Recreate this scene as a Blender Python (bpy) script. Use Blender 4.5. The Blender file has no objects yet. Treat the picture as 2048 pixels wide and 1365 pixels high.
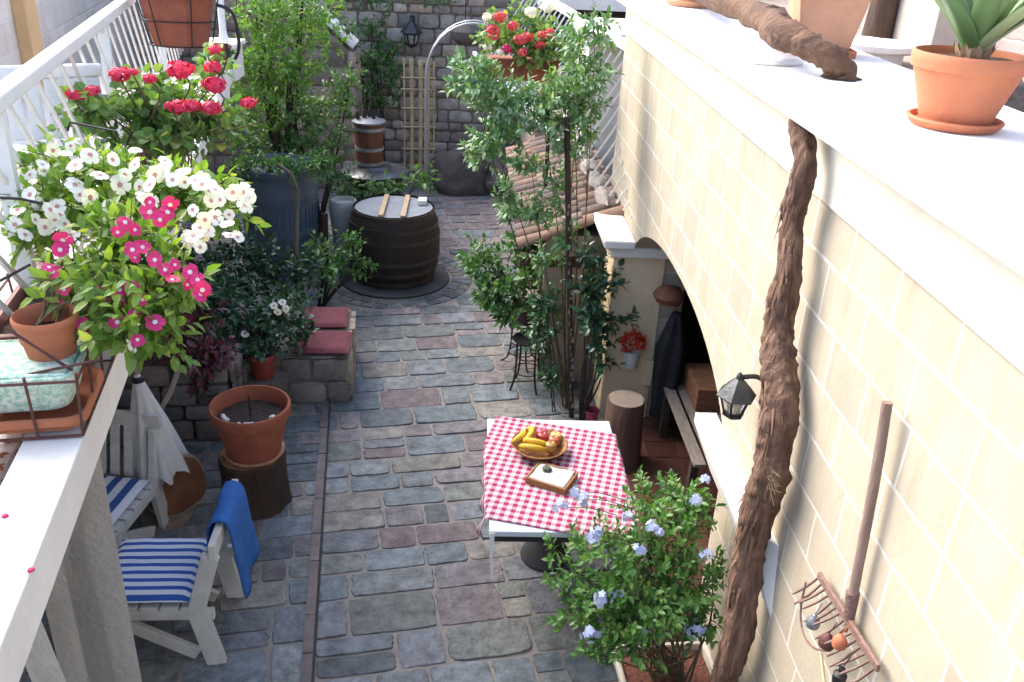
import bpy, math, random
from mathutils import Vector, Matrix, noise
S = bpy.context.scene
C = S.collection
R_ = math.radians
random.seed(11)
RND = random.Random(5)

# ------------------------------------------------------------------ camera
F_, H_ = 1776.0, 3.6
def nrm(v): return v.normalized()
Dn = nrm(Vector((833-1024, 4317-682.5, F_)))
Wy = Vector((953-1024, -188-682.5, F_)); Wy = nrm(Wy - Dn*Wy.dot(Dn))
Up = -Dn
Xr = Wy.cross(Up)
if Xr.x < 0: Xr = -Xr
def cam2w(v): return Vector((Xr.dot(v), Wy.dot(v), Up.dot(v)))
EYE = Vector((0, 0, H_))
cam = bpy.data.cameras.new('camera'); co = bpy.data.objects.new('camera', cam); C.objects.link(co)
cr, cu, cb = cam2w(Vector((1,0,0))), cam2w(Vector((0,-1,0))), cam2w(Vector((0,0,-1)))
m = Matrix.Identity(4)
for i in range(3):
    m[i][0], m[i][1], m[i][2] = cr[i], cu[i], cb[i]
    m[i][3] = EYE[i]
co.matrix_world = m
cam.lens = F_/2048*36; cam.sensor_width = 36; cam.sensor_fit = 'HORIZONTAL'; cam.clip_end = 300
cam.clip_start = 0.05
S.camera = co
def ray(px, py): return cam2w(Vector((px-1024, py-682.5, F_)))
def Pz(px, py, z): d = ray(px, py); return EYE + d*((z-H_)/d.z)
def Px(px, py, x): d = ray(px, py); return EYE + d*(x/d.x)
def Py(px, py, y): d = ray(px, py); return EYE + d*(y/d.y)
def Ppl(px, py, p, n): d = ray(px, py); return EYE + d*((p-EYE).dot(n)/d.dot(n))

# ------------------------------------------------------------------ sky, sun, exposure
SUN_EL, SUN_AZ = R_(42), R_(-52)       # azimuth from +Y toward +X
w = bpy.data.worlds.new("World"); S.world = w; w.use_nodes = True
nt = w.node_tree; bg = nt.nodes['Background']
sky = nt.nodes.new('ShaderNodeTexSky'); sky.sky_type = 'NISHITA'; sky.sun_disc = False
sky.sun_elevation = SUN_EL; sky.sun_rotation = SUN_AZ; sky.air_density = 1.0; sky.dust_density = 3.0
nt.links.new(sky.outputs[0], bg.inputs[0]); bg.inputs[1].default_value = 0.15
sl = bpy.data.lights.new('sun', 'SUN'); sl.energy = 1.15; sl.angle = R_(55); sl.color = (1, .95, .87)
so = bpy.data.objects.new('sun', sl); C.objects.link(so)
sd = Vector((math.sin(SUN_AZ)*math.cos(SUN_EL), math.cos(SUN_AZ)*math.cos(SUN_EL), math.sin(SUN_EL)))
so.rotation_euler = sd.to_track_quat('Z', 'Y').to_euler()
S.view_settings.view_transform = 'Standard'; S.view_settings.look = 'None'
S.view_settings.exposure = 2.05; S.view_settings.gamma = 1
S.cycles.max_bounces = 6; S.cycles.transparent_max_bounces = 8
try: S.cycles.use_denoising = True
except Exception: pass

# ------------------------------------------------------------------ materials
MATS = {}
def mat(name, c1, c2=None, scale=8, rough=.7, bump=.0, bscale=None, metal=0, spec=.4, stretch=None, detail=6, contrast=(.35,.65), c3=None):
    if name in MATS: return MATS[name]
    M = bpy.data.materials.new(name); M.use_nodes = True; t = M.node_tree; L = t.links.new
    b = t.nodes['Principled BSDF']; b.inputs['Roughness'].default_value = rough
    b.inputs['Metallic'].default_value = metal; b.inputs['Specular IOR Level'].default_value = spec
    c2 = c2 or tuple(x*.8 for x in c1)
    tc = t.nodes.new('ShaderNodeTexCoord'); src = tc.outputs['Object']
    if stretch:
        mp = t.nodes.new('ShaderNodeMapping'); mp.inputs['Scale'].default_value = stretch
        L(src, mp.inputs['Vector']); src = mp.outputs[0]
    n = t.nodes.new('ShaderNodeTexNoise'); n.inputs['Scale'].default_value = scale; n.inputs['Detail'].default_value = detail
    n.inputs['Roughness'].default_value = .62
    L(src, n.inputs['Vector'])
    r = t.nodes.new('ShaderNodeValToRGB'); r.color_ramp.elements[0].position, r.color_ramp.elements[1].position = contrast
    r.color_ramp.elements[0].color = (*c1, 1); r.color_ramp.elements[1].color = (*c2, 1)
    if c3:
        e = r.color_ramp.elements.new(min(.97, contrast[1]+.12)); e.color = (*c3, 1)
    L(n.outputs['Fac'], r.inputs['Fac']); L(r.outputs[0], b.inputs['Base Color'])
    if bump:
        n2 = t.nodes.new('ShaderNodeTexNoise'); n2.inputs['Scale'].default_value = bscale or scale*3; n2.inputs['Detail'].default_value = 5
        L(src, n2.inputs['Vector'])
        bp = t.nodes.new('ShaderNodeBump'); bp.inputs['Strength'].default_value = bump; bp.inputs['Distance'].default_value = .02
        L(n2.outputs['Fac'], bp.inputs['Height']); L(bp.outputs[0], b.inputs['Normal'])
    MATS[name] = M; return M

def attr_mat(name, rough=.8, bump=.4, bscale=30, vary=.35, nscale=9):
    """base colour from a per-stone colour attribute, broken up by noise"""
    M = bpy.data.materials.new(name); M.use_nodes = True; t = M.node_tree; L = t.links.new
    b = t.nodes['Principled BSDF']; b.inputs['Roughness'].default_value = rough
    a = t.nodes.new('ShaderNodeAttribute'); a.attribute_name = 'stone'
    tc = t.nodes.new('ShaderNodeTexCoord')
    n = t.nodes.new('ShaderNodeTexNoise'); n.inputs['Scale'].default_value = nscale; n.inputs['Detail'].default_value = 8; n.inputs['Roughness'].default_value = .7
    L(tc.outputs['Object'], n.inputs['Vector'])
    mr = t.nodes.new('ShaderNodeMapRange'); mr.inputs[1].default_value = .3; mr.inputs[2].default_value = .7
    mr.inputs[3].default_value = 1-vary; mr.inputs[4].default_value = 1+vary
    L(n.outputs['Fac'], mr.inputs[0])
    mx = t.nodes.new('ShaderNodeVectorMath'); mx.operation = 'MULTIPLY'
    L(a.outputs['Color'], mx.inputs[0]); L(mr.outputs[0], mx.inputs[1]); L(mx.outputs[0], b.inputs['Base Color'])
    n2 = t.nodes.new('ShaderNodeTexNoise'); n2.inputs['Scale'].default_value = bscale; n2.inputs['Detail'].default_value = 6
    L(tc.outputs['Object'], n2.inputs['Vector'])
    bp = t.nodes.new('ShaderNodeBump'); bp.inputs['Strength'].default_value = bump; bp.inputs['Distance'].default_value = .015
    L(n2.outputs['Fac'], bp.inputs['Height']); L(bp.outputs[0], b.inputs['Normal'])
    return M

def leaf_mat(name, ca, cb_, cc=None, rough=.45, trans=.3):
    M = bpy.data.materials.new(name); M.use_nodes = True; t = M.node_tree; L = t.links.new
    b = t.nodes['Principled BSDF']; b.inputs['Roughness'].default_value = rough; b.inputs['Specular IOR Level'].default_value = .5
    g = t.nodes.new('ShaderNodeNewGeometry')
    r = t.nodes.new('ShaderNodeValToRGB'); r.color_ramp.elements[0].color = (*ca, 1); r.color_ramp.elements[1].color = (*cb_, 1)
    if cc:
        r.color_ramp.elements[1].position = .8
        e = r.color_ramp.elements.new(1); e.color = (*cc, 1)
    L(g.outputs['Random Per Island'], r.inputs['Fac']); L(r.outputs[0], b.inputs['Base Color'])
    tr = t.nodes.new('ShaderNodeBsdfTranslucent')
    hm = t.nodes.new('ShaderNodeMixRGB'); hm.blend_type = 'MULTIPLY'; hm.inputs[0].default_value = 1; hm.inputs[2].default_value = (1.5, 1.5, .6, 1)
    L(r.outputs[0], hm.inputs[1]); L(hm.outputs[0], tr.inputs[0])
    ms = t.nodes.new('ShaderNodeMixShader'); ms.inputs[0].default_value = trans
    out = t.nodes['Material Output']
    L(b.outputs[0], ms.inputs[1]); L(tr.outputs[0], ms.inputs[2]); L(ms.outputs[0], out.inputs[0])
    return M

def petal_mat(name, c, c2=None):
    return leaf_mat(name, c, c2 or tuple(x*.75 for x in c), rough=.6, trans=.2)

def ashlar_mat(name, base, alt, mortar, bw, bh, msize=.012, off=(0,0), bump=.5):
    M = bpy.data.materials.new(name); M.use_nodes = True; t = M.node_tree; L = t.links.new
    b = t.nodes['Principled BSDF']; b.inputs['Roughness'].default_value = .9; b.inputs['Specular IOR Level'].default_value = .15
    tc = t.nodes.new('ShaderNodeTexCoord'); sp = t.nodes.new('ShaderNodeSeparateXYZ'); L(tc.outputs['Object'], sp.inputs[0])
    ad = t.nodes.new('ShaderNodeMath'); ad.operation = 'ADD'; L(sp.outputs['X'], ad.inputs[0]); L(sp.outputs['Y'], ad.inputs[1])
    cb2 = t.nodes.new('ShaderNodeCombineXYZ'); L(ad.outputs[0], cb2.inputs[0]); L(sp.outputs['Z'], cb2.inputs[1])
    mp = t.nodes.new('ShaderNodeMapping'); mp.inputs['Location'].default_value = (off[0], off[1], 0); L(cb2.outputs[0], mp.inputs[0])
    nz = t.nodes.new('ShaderNodeTexNoise'); nz.inputs['Scale'].default_value = 5; L(tc.outputs['Object'], nz.inputs['Vector'])
    vm = t.nodes.new('ShaderNodeVectorMath'); vm.operation = 'MULTIPLY_ADD'; vm.inputs[1].default_value = (.025, .025, 0)
    L(nz.outputs['Color'], vm.inputs[0]); L(mp.outputs[0], vm.inputs[2])
    br = t.nodes.new('ShaderNodeTexBrick'); br.inputs['Scale'].default_value = 1
    br.inputs['Brick Width'].default_value = bw; br.inputs['Row Height'].default_value = bh
    br.inputs['Mortar Size'].default_value = msize; br.inputs['Mortar Smooth'].default_value = .5; br.inputs['Bias'].default_value = 0
    br.inputs['Color1'].default_value = (*base, 1); br.inputs['Color2'].default_value = (*alt, 1); br.inputs['Mortar'].default_value = (*mortar, 1)
    br.offset = .42; br.squash = .85; br.squash_frequency = 3
    L(vm.outputs[0], br.inputs['Vector'])
    n = t.nodes.new('ShaderNodeTexNoise'); n.inputs['Scale'].default_value = 3.5; n.inputs['Detail'].default_value = 9; n.inputs['Roughness'].default_value = .65
    L(tc.outputs['Object'], n.inputs['Vector'])
    mr = t.nodes.new('ShaderNodeMapRange'); mr.inputs[1].default_value = .3; mr.inputs[2].default_value = .7; mr.inputs[3].default_value = .86; mr.inputs[4].default_value = 1.05
    L(n.outputs['Fac'], mr.inputs[0])
    ms_ = t.nodes.new('ShaderNodeMapping'); ms_.inputs['Scale'].default_value = (5, 5, .7); L(tc.outputs['Object'], ms_.inputs[0])
    ns = t.nodes.new('ShaderNodeTexNoise'); ns.inputs['Scale'].default_value = 1.6; ns.inputs['Detail'].default_value = 7; ns.inputs['Roughness'].default_value = .7; L(ms_.outputs[0], ns.inputs['Vector'])
    rs_ = t.nodes.new('ShaderNodeValToRGB'); rs_.color_ramp.elements[0].position = .52; rs_.color_ramp.elements[0].color = (1,1,1,1); rs_.color_ramp.elements[1].position = .8; rs_.color_ramp.elements[1].color = (.80,.76,.70,1)
    L(ns.outputs['Fac'], rs_.inputs['Fac'])
    m0 = t.nodes.new('ShaderNodeVectorMath'); m0.operation = 'MULTIPLY'; L(br.outputs['Color'], m0.inputs[0]); L(rs_.outputs[0], m0.inputs[1])
    mx = t.nodes.new('ShaderNodeVectorMath'); mx.operation = 'MULTIPLY'
    L(m0.outputs[0], mx.inputs[0]); L(mr.outputs[0], mx.inputs[1]); L(mx.outputs[0], b.inputs['Base Color'])
    n2 = t.nodes.new('ShaderNodeTexNoise'); n2.inputs['Scale'].default_value = 40; n2.inputs['Detail'].default_value = 6; L(tc.outputs['Object'], n2.inputs['Vector'])
    sm = t.nodes.new('ShaderNodeMath'); sm.operation = 'MULTIPLY_ADD'; sm.inputs[1].default_value = -.6
    L(br.outputs['Fac'], sm.inputs[0]); L(n2.outputs['Fac'], sm.inputs[2])
    bp = t.nodes.new('ShaderNodeBump'); bp.inputs['Strength'].default_value = bump; bp.inputs['Distance'].default_value = .01
    L(sm.outputs[0], bp.inputs['Height']); L(bp.outputs[0], b.inputs['Normal'])
    return M

def stripe_mat(name, c1, c2, period, axis, duty=.5, rot=0):
    M = bpy.data.materials.new(name); M.use_nodes = True; t = M.node_tree; L = t.links.new
    b = t.nodes['Principled BSDF']; b.inputs['Roughness'].default_value = .9
    uv = t.nodes.new('ShaderNodeAttribute'); uv.attribute_name = 'st'
    sp = t.nodes.new('ShaderNodeSeparateXYZ'); L(uv.outputs['Vector'], sp.inputs[0])
    d = t.nodes.new('ShaderNodeMath'); d.operation = 'DIVIDE'; d.inputs[1].default_value = period; L(sp.outputs[axis], d.inputs[0])
    f = t.nodes.new('ShaderNodeMath'); f.operation = 'FRACT'; L(d.outputs[0], f.inputs[0])
    g = t.nodes.new('ShaderNodeMath'); g.operation = 'GREATER_THAN'; g.inputs[1].default_value = duty; L(f.outputs[0], g.inputs[0])
    mx = t.nodes.new('ShaderNodeMixRGB'); mx.inputs[1].default_value = (*c1, 1); mx.inputs[2].default_value = (*c2, 1)
    L(g.outputs[0], mx.inputs[0]); L(mx.outputs[0], b.inputs['Base Color'])
    return M

def gingham_mat(name, red, white, period):
    M = bpy.data.materials.new(name); M.use_nodes = True; t = M.node_tree; L = t.links.new
    b = t.nodes['Principled BSDF']; b.inputs['Roughness'].default_value = .9
    uv = t.nodes.new('ShaderNodeAttribute'); uv.attribute_name = 'st'
    sp = t.nodes.new('ShaderNodeSeparateXYZ'); L(uv.outputs['Vector'], sp.inputs[0])
    o = []
    for k in (0, 1):
        d = t.nodes.new('ShaderNodeMath'); d.operation = 'DIVIDE'; d.inputs[1].default_value = period; L(sp.outputs[k], d.inputs[0])
        f = t.nodes.new('ShaderNodeMath'); f.operation = 'FRACT'; L(d.outputs[0], f.inputs[0])
        g = t.nodes.new('ShaderNodeMath'); g.operation = 'GREATER_THAN'; g.inputs[1].default_value = .5; L(f.outputs[0], g.inputs[0]); o.append(g)
    a = t.nodes.new('ShaderNodeMath'); a.operation = 'ADD'; L(o[0].outputs[0], a.inputs[0]); L(o[1].outputs[0], a.inputs[1])
    h = t.nodes.new('ShaderNodeMath'); h.operation = 'MULTIPLY'; h.inputs[1].default_value = .5; L(a.outputs[0], h.inputs[0])
    r = t.nodes.new('ShaderNodeValToRGB'); r.color_ramp.interpolation = 'CONSTANT'
    r.color_ramp.elements[0].color = (*white, 1); r.color_ramp.elements[1].position = .8; r.color_ramp.elements[1].color = (*red, 1)
    e = r.color_ramp.elements.new(.4); e.color = (*[x*.55+y*.45 for x, y in zip(red, white)], 1)
    L(h.outputs[0], r.inputs['Fac']); L(r.outputs[0], b.inputs['Base Color'])
    return M

def glass_mat():
    M = bpy.data.materials.new('lantern_glass'); M.use_nodes = True
    b = M.node_tree.nodes['Principled BSDF']; b.inputs['Base Color'].default_value = (.8, .8, .78, 1)
    b.inputs['Roughness'].default_value = .12; b.inputs['Transmission Weight'].default_value = .8
    return M

# ------------------------------------------------------------------ mesh builder
def wloc(o):
    v = Vector((0, 0, 0))
    while o is not None: v += o.location; o = o.parent
    return v
class MB:
    def __init__(s): s.v = []; s.f = []; s.mi = []; s.col = []; s.st = []; s.hascol = False; s.hasst = False
    def add(s, vs, fs, mi=0, col=None, st=None):
        k = len(s.v); s.v += [tuple(v) for v in vs]
        s.st += list(st) if st else [(0, 0, 0)]*len(vs)
        if st: s.hasst = True
        if col is not None: s.hascol = True
        for f in fs:
            s.f.append(tuple(k+i for i in f)); s.mi.append(mi); s.col.append(col or (1, 1, 1))
        return s
    def box(s, a, b, mi=0, col=None, M=None):
        x0, y0, z0 = a; x1, y1, z1 = b
        vs = [Vector(p) for p in ((x0,y0,z0),(x1,y0,z0),(x1,y1,z0),(x0,y1,z0),(x0,y0,z1),(x1,y0,z1),(x1,y1,z1),(x0,y1,z1))]
        if M is not None: vs = [M @ v for v in vs]
        return s.add(vs, [(0,3,2,1),(4,5,6,7),(0,1,5,4),(1,2,6,5),(2,3,7,6),(3,0,4,7)], mi, col)
    def bar(s, p, q, wd, th, up=Vector((0,0,1)), mi=0):
        p, q = Vector(p), Vector(q); d = (q-p).normalized()
        a = d.cross(up)
        if a.length < 1e-4: a = d.cross(Vector((0,1,0)))
        a.normalize(); u = a.cross(d).normalized()
        vs = []
        for c in (p, q):
            for i, j in ((-1,-1),(1,-1),(1,1),(-1,1)): vs.append(c + a*(i*wd/2) + u*(j*th/2))
        return s.add(vs, [(3,2,1,0),(4,5,6,7),(0,1,5,4),(1,2,6,5),(2,3,7,6),(3,0,4,7)], mi)
    def tube(s, pts, rad, n=8, cap=True, mi=0, rough=0, seed=0, ridge=0):
        pts = [Vector(p) for p in pts]; m = len(pts)
        if not hasattr(rad, '__len__'): rad = [rad]*m
        vs, fs = [], []; a = None
        for i, p in enumerate(pts):
            d = (pts[min(i+1, m-1)] - pts[max(i-1, 0)])
            d = d.normalized() if d.length > 1e-9 else Vector((0,0,1))
            if a is None:
                a = d.cross(Vector((.31, .2, .93)));
                if a.length < 1e-3: a = d.cross(Vector((1,0,0)))
            a = (a - d*a.dot(d)).normalized(); b = d.cross(a)
            for k in range(n):
                t = 2*math.pi*k/n; v = a*math.cos(t) + b*math.sin(t); r = rad[i]
                if rough: r *= 1 + rough*noise.noise(Vector((math.cos(t)*1.7+seed, math.sin(t)*1.7, i*.55))) 
                if ridge: r *= 1 + ridge*(math.sin(5*t + i*.03 + 2.5*noise.noise(Vector((seed, i*.12, 1.3)))) + 1.2*noise.noise(Vector((math.cos(t)*4+seed, math.sin(t)*4, i*.13))))
                vs.append(p + v*r)
        for i in range(m-1):
            for k in range(n):
                k2 = (k+1) % n; fs.append((i*n+k, i*n+k2, (i+1)*n+k2, (i+1)*n+k))
        if cap: fs.append(tuple(range(n))[::-1]); fs.append(tuple((m-1)*n+k for k in range(n)))
        return s.add(vs, fs, mi)
    def lathe(s, c, prof, n=28, mi=0, M=None, wob=0, cap=True):
        c = Vector(c); vs, fs = [], []
        for j, (r, z) in enumerate(prof):
            for k in range(n):
                t = 2*math.pi*k/n; rr = r*(1 + wob*noise.noise(Vector((math.cos(t)*2+c.x*7, math.sin(t)*2+c.y*3, z*2))))
                v = Vector((rr*math.cos(t), rr*math.sin(t), z))
                if M is not None: v = M @ v
                vs.append(c + v)
        m = len(prof)
        for j in range(m-1):
            for k in range(n):
                k2 = (k+1) % n; fs.append((j*n+k, j*n+k2, (j+1)*n+k2, (j+1)*n+k))
        if cap and prof[0][0] > 1e-4: fs.append(tuple(range(n))[::-1])
        if cap and prof[-1][0] > 1e-4: fs.append(tuple((m-1)*n+k for k in range(n)))
        return s.add(vs, fs, mi)
    def build(s, name, mats, parent=None, smooth=False, bevel=0, subdiv=0, kind=None, angle=40):
        off = wloc(parent) if parent is not None else Vector((0,0,0))
        me = bpy.data.meshes.new(name)
        me.from_pydata([tuple(Vector(v)-off) for v in s.v], [], s.f); 
        mats = mats if isinstance(mats, (list, tuple)) else [mats]
        for mm in mats: me.materials.append(mm)
        me.polygons.foreach_set('material_index', s.mi)
        if s.hascol:
            at = me.attributes.new('stone', 'FLOAT_COLOR', 'FACE')
            at.data.foreach_set('color', [x for c in s.col for x in (*c, 1)])
        if s.hasst:
            at = me.attributes.new('st', 'FLOAT_VECTOR', 'POINT')
            at.data.foreach_set('vector', [x for c in s.st for x in c])
        me.update()
        o = bpy.data.objects.new(name, me); C.objects.link(o)
        if parent is not None: o.parent = parent
        if kind: o['kind'] = kind
        if smooth:
            me.polygons.foreach_set('use_smooth', [True]*len(me.polygons))
            if smooth != 'all':
                try: me.set_sharp_from_angle(angle=R_(angle))
                except Exception: pass
        if bevel:
            bv = o.modifiers.new('bevel', 'BEVEL'); bv.width = bevel; bv.segments = 2; bv.limit_method = 'ANGLE'; bv.angle_limit = R_(35)
        if subdiv:
            sb = o.modifiers.new('subdiv', 'SUBSURF'); sb.levels = subdiv; sb.render_levels = subdiv
        return o
def thing(name, label, cat, loc, group=None):
    o = bpy.data.objects.new(name, None); C.objects.link(o); o.location = loc; o.empty_display_size = .1
    o['label'] = label; o['category'] = cat
    if group: o['group'] = group
    return o
def tag(o, label, cat, group=None):
    o['label'] = label; o['category'] = cat
    if group: o['group'] = group
    return o
def smoothpath(pts, rads=None, sub=4):
    pts = [Vector(p) for p in pts]; out, ro = [], []; n = len(pts)
    for i in range(n-1):
        p0, p1, p2, p3 = pts[max(i-1,0)], pts[i], pts[i+1], pts[min(i+2,n-1)]
        for k in range(sub):
            t = k/sub
            out.append(.5*((2*p1)+(p2-p0)*t+(2*p0-5*p1+4*p2-p3)*t*t+(3*p1-p0-3*p2+p3)*t**3))
            if rads: ro.append(rads[i]*(1-t)+rads[i+1]*t)
    out.append(pts[-1])
    if rads: ro.append(rads[-1]); return out, ro
    return out
def Mrot(c, rz=0, rx=0, ry=0):
    return Matrix.Translation(Vector(c)) @ Matrix.Rotation(rz, 4, 'Z') @ Matrix.Rotation(rx, 4, 'X') @ Matrix.Rotation(ry, 4, 'Y')

# common materials
WHITEP = mat('white_paint', (.72,.72,.70), (.80,.80,.78), 6, .55)
CREAM = mat('cream_limewash', (.78,.73,.62), (.68,.62,.51), 2.5, .85, .15, 40)
CHALK = mat('white_limewash', (.80,.78,.74), (.69,.665,.62), 2.2, .85, .15, 40)
COPING = mat('pale_limestone_coping', (.80,.79,.77), (.69,.675,.64), 2, .85, .15, 50)
ASHLAR = ashlar_mat('cream_ashlar', (.40,.355,.28), (.47,.415,.32), (.59,.565,.515), .335, .193, .008, off=(.1, .10), bump=.22)
PILLARS = mat('cream_pillar_stone', (.80,.64,.42), (.71,.56,.37), 7, .85, .3, 45)
TERRA = mat('terracotta', (.50,.175,.085), (.41,.14,.07), 4, .75, .12, 50, c3=(.58,.27,.15))
TERRADK = mat('weathered_terracotta', (.34,.10,.05), (.25,.075,.045), 9, .8, .2, 40, c3=(.42,.22,.14))
TERRAPALE = mat('pale_terracotta', (.58,.31,.19), (.48,.25,.15), 6, .8, .12, 40)
SOIL = mat('dark_soil', (.035,.025,.02), (.07,.05,.04), 40, .95, .8, 60)
BARK = mat('vine_bark', (.085,.048,.033), (.20,.115,.08), 34, .9, .8, 60, stretch=(1,1,.10), c3=(.28,.18,.13), contrast=(.38,.6))
BRANCHB = mat('vine_branch_bark', (.16,.085,.05), (.07,.04,.028), 14, .9, .9, 34, stretch=(.2,1,1), c3=(.25,.16,.105))
LOGB = mat('log_bark', (.10,.06,.04), (.05,.032,.025), 10, .9, .9, 26, stretch=(1,1,.2))
LOGC = mat('cut_log', (.34,.19,.10), (.22,.11,.06), 9, .8, .2, 40)
LOGW = mat('grey_cut_wood', (.30,.24,.19), (.22,.17,.13), 9, .85, .2, 40)
STEM = mat('green_brown_stem', (.12,.09,.045), (.08,.06,.03), 12, .8)
STEMDK = mat('dark_stem', (.06,.04,.03), (.035,.025,.02), 12, .9, .4, 40)
IRON = mat('rusty_brown_iron', (.13,.055,.045), (.09,.04,.035), 30, .6, .2, 90, metal=.3)
BLACKI = mat('black_iron', (.025,.025,.03), (.045,.04,.04), 20, .5, metal=.5)
ZINC = mat('grey_metal', (.32,.34,.37), (.24,.25,.28), 8, .42, .1, 30, metal=.6)
WOODW = mat('white_painted_wood', (.62,.60,.56), (.50,.48,.44), 9, .75, .25, 30, stretch=(1,6,1))
OAK = mat('dark_barrel_oak', (.030,.016,.012), (.014,.010,.009), 9, .65, .5, 30, stretch=(3,3,.4))
BAMBOO = mat('bamboo_cane', (.48,.38,.22), (.36,.28,.16), 12, .6)

# ------------------------------------------------------------------ GROUND AND PAVING
g = MB(); n = 40
for (a, b) in (((-30,-6),(30,45)),):
    g.add([(a[0],a[1],-.06),(b[0],a[1],-.06),(b[0],b[1],-.06),(a[0],b[1],-.06)], [(0,1,2,3)])
g.build('ground', mat('bare_earth', (.16,.13,.10), (.11,.09,.07), 3, .95, .4, 20), kind='structure')

BAR = Vector((-.765, 8.83, 0))     # the big barrel
PAL = [(.17,.19,.205),(.145,.17,.185),(.195,.21,.215),(.13,.155,.17),(.18,.155,.16),(.18,.165,.175),(.22,.21,.19),(.155,.165,.155),(.11,.125,.135),(.17,.18,.20)]
PURP = [(.195,.17,.18),(.185,.16,.165),(.17,.155,.17),(.21,.18,.18),(.15,.13,.145)]
def paving():
    b = MB(); rr = random.Random(21)
    ang = math.atan2(.178, 1)     # rows are square to the drain line
    ca, sa = math.cos(ang), math.sin(ang)
    def tw(u, v): return (u*ca - v*sa, u*sa + v*ca)
    v = .3
    while v < 14.6:
        hgt = rr.uniform(.17, .30); 
        u = -4.6 + rr.uniform(-.3, 0)
        while u < 4.2:
            wd = rr.uniform(.22, .52) if rr.random() < .8 else rr.uniform(.15,.24)
            splits = [(v, v+hgt)]
            if rr.random() < .14 and hgt > .25:
                q = v + hgt*rr.uniform(.4,.6); splits = [(v, q), (q, v+hgt)]
            for (va, vb) in splits:
                g_ = rr.uniform(.003, .011)
                cx, cy = tw(u+wd/2, (va+vb)/2)
                d = (Vector((cx, cy, 0))-BAR).length
                if d < .83: continue
                if cx > 1.14 and cy < 6.3: continue
                # outline: rounded irregular quad
                hw, hh = wd/2-g_, (vb-va)/2-g_*rr.uniform(.8,1.4)
                pts = []
                N = 36; e = rr.uniform(6, 22); sd = rr.random()*50
                for k in range(N):
                    t = 2*math.pi*(k+.5)/N; c_, s_ = math.cos(t), math.sin(t)
                    r = (abs(c_)**e + abs(s_)**e)**(-1/e)
                    jit = 1 + .06*noise.noise(Vector((c_*2.2+sd, s_*2.2, sd))) + .03*noise.noise(Vector((c_*7+sd, s_*7, sd)))
                    pts.append((u+wd/2 + c_*r*hw*jit, (va+vb)/2 + s_*r*hh*jit))
                tilt = (rr.uniform(-.02,.02), rr.uniform(-.02,.02)); z0 = rr.uniform(-.001,.006)
                pal = PURP if (cy > 9.2 and rr.random() < .7) else PAL
                col = Vector(rr.choice(pal))*rr.uniform(.8, 1.16)*.92
                if rr.random() < .03: col = Vector((.14,.11,.115))
                top, mid, low = [], [], []
                for (pu, pv) in pts:
                    du, dv = pu-(u+wd/2), pv-(va+vb)/2
                    X, Y = tw(pu, pv); low.append((X, Y, -.03))
                    X, Y = tw(u+wd/2+du*.985, (va+vb)/2+dv*.985); mid.append((X, Y, z0-.0015+du*tilt[0]+dv*tilt[1]))
                    X, Y = tw(u+wd/2+du*.965, (va+vb)/2+dv*.965); top.append((X, Y, z0+.0015+du*tilt[0]+dv*tilt[1]+.004*noise.noise(Vector((X*7,Y*7,0)))))
                N2 = N; fs = []
                for k in range(N2):
                    k2 = (k+1) % N2
                    fs += [(k, k2, N2+k2, N2+k), (N2+k, N2+k2, 2*N2+k2, 2*N2+k)]
                fs.append(tuple(2*N2+k for k in range(N2)))
                b.add(low+mid+top, fs, 0, tuple(col))
            u += wd
        v += hgt
    # ring of narrow setts round the barrel
    for ring, (ra, rb, nn) in enumerate(((.61,.71,44), (.72,.82,36))):
        for k in range(nn):
            t0, t1 = 2*math.pi*(k+.06)/nn, 2*math.pi*(k+.94)/nn; col = Vector(rr.choice(PAL))*rr.uniform(.55,.75)
            q = [(BAR.x+r*math.cos(t), BAR.y+r*math.sin(t)) for r, t in ((ra,t0),(rb,t0),(rb,t1),(ra,t1))]
            z = rr.uniform(.002,.008)
            b.add([(*p, -.03) for p in q]+[(*p, z) for p in q], [(4,5,6,7),(0,1,5,4),(1,2,6,5),(2,3,7,6),(3,0,4,7)], 0, tuple(col))
    o = b.build('courtyard_paving', attr_mat('paving_stone', .75, .9, 38, .58, 10), kind='structure')
    mm = MB(); mm.add([(-6,-2,-.0045),(6,-2,-.0045),(6,16,-.0045),(-6,16,-.0045)], [(0,1,2,3)])
    mm.build('paving_mortar', mat('sandy_mortar', (.27,.245,.22), (.20,.18,.165), 6, .95, .5, 60), kind='structure')
paving()
# shallow drain line between the two runs of stones
d0, d1 = Pz(612, 1400, 0), Pz(654, 790, 0)
dd = (d1-d0).normalized(); dr = Vector((dd.y, -dd.x, 0))
b = MB(); k = d0.copy(); rr = random.Random(3); L_ = (d1-d0).length; t = -.6
while t < L_:
    ln = rr.uniform(.22,.5); 
    a = d0+dd*t; c = d0+dd*min(t+ln-.008, L_); hw = .034
    z = .014+rr.uniform(-.002,.003)
    q = [a-dr*hw, c-dr*hw, c+dr*hw*.6, a+dr*hw*.6]
    cl = Vector((.15,.125,.118))*rr.uniform(.85,1.15)
    b.add([(p.x,p.y,-.02) for p in q]+[(p.x,p.y,z) for p in q], [(7,6,5,4),(0,1,5,4),(1,2,6,5),(2,3,7,6),(3,0,4,7)], 0, tuple(cl))
    t += ln
b.build('drain_kerb', attr_mat('drain_stone', .8, .4, 30, .3, 9), kind='structure')
b = MB(); q = [d0-dd*.6+dr*.021, d1+dr*.021, d1+dr*.036, d0-dd*.6+dr*.036]
b.add([(p.x,p.y,.0155) for p in q], [(3,2,1,0)]); b.build('drain_slot', mat('dark_slot', (.05,.045,.045), (.03,.03,.03), 9, .9), kind='structure')

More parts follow.
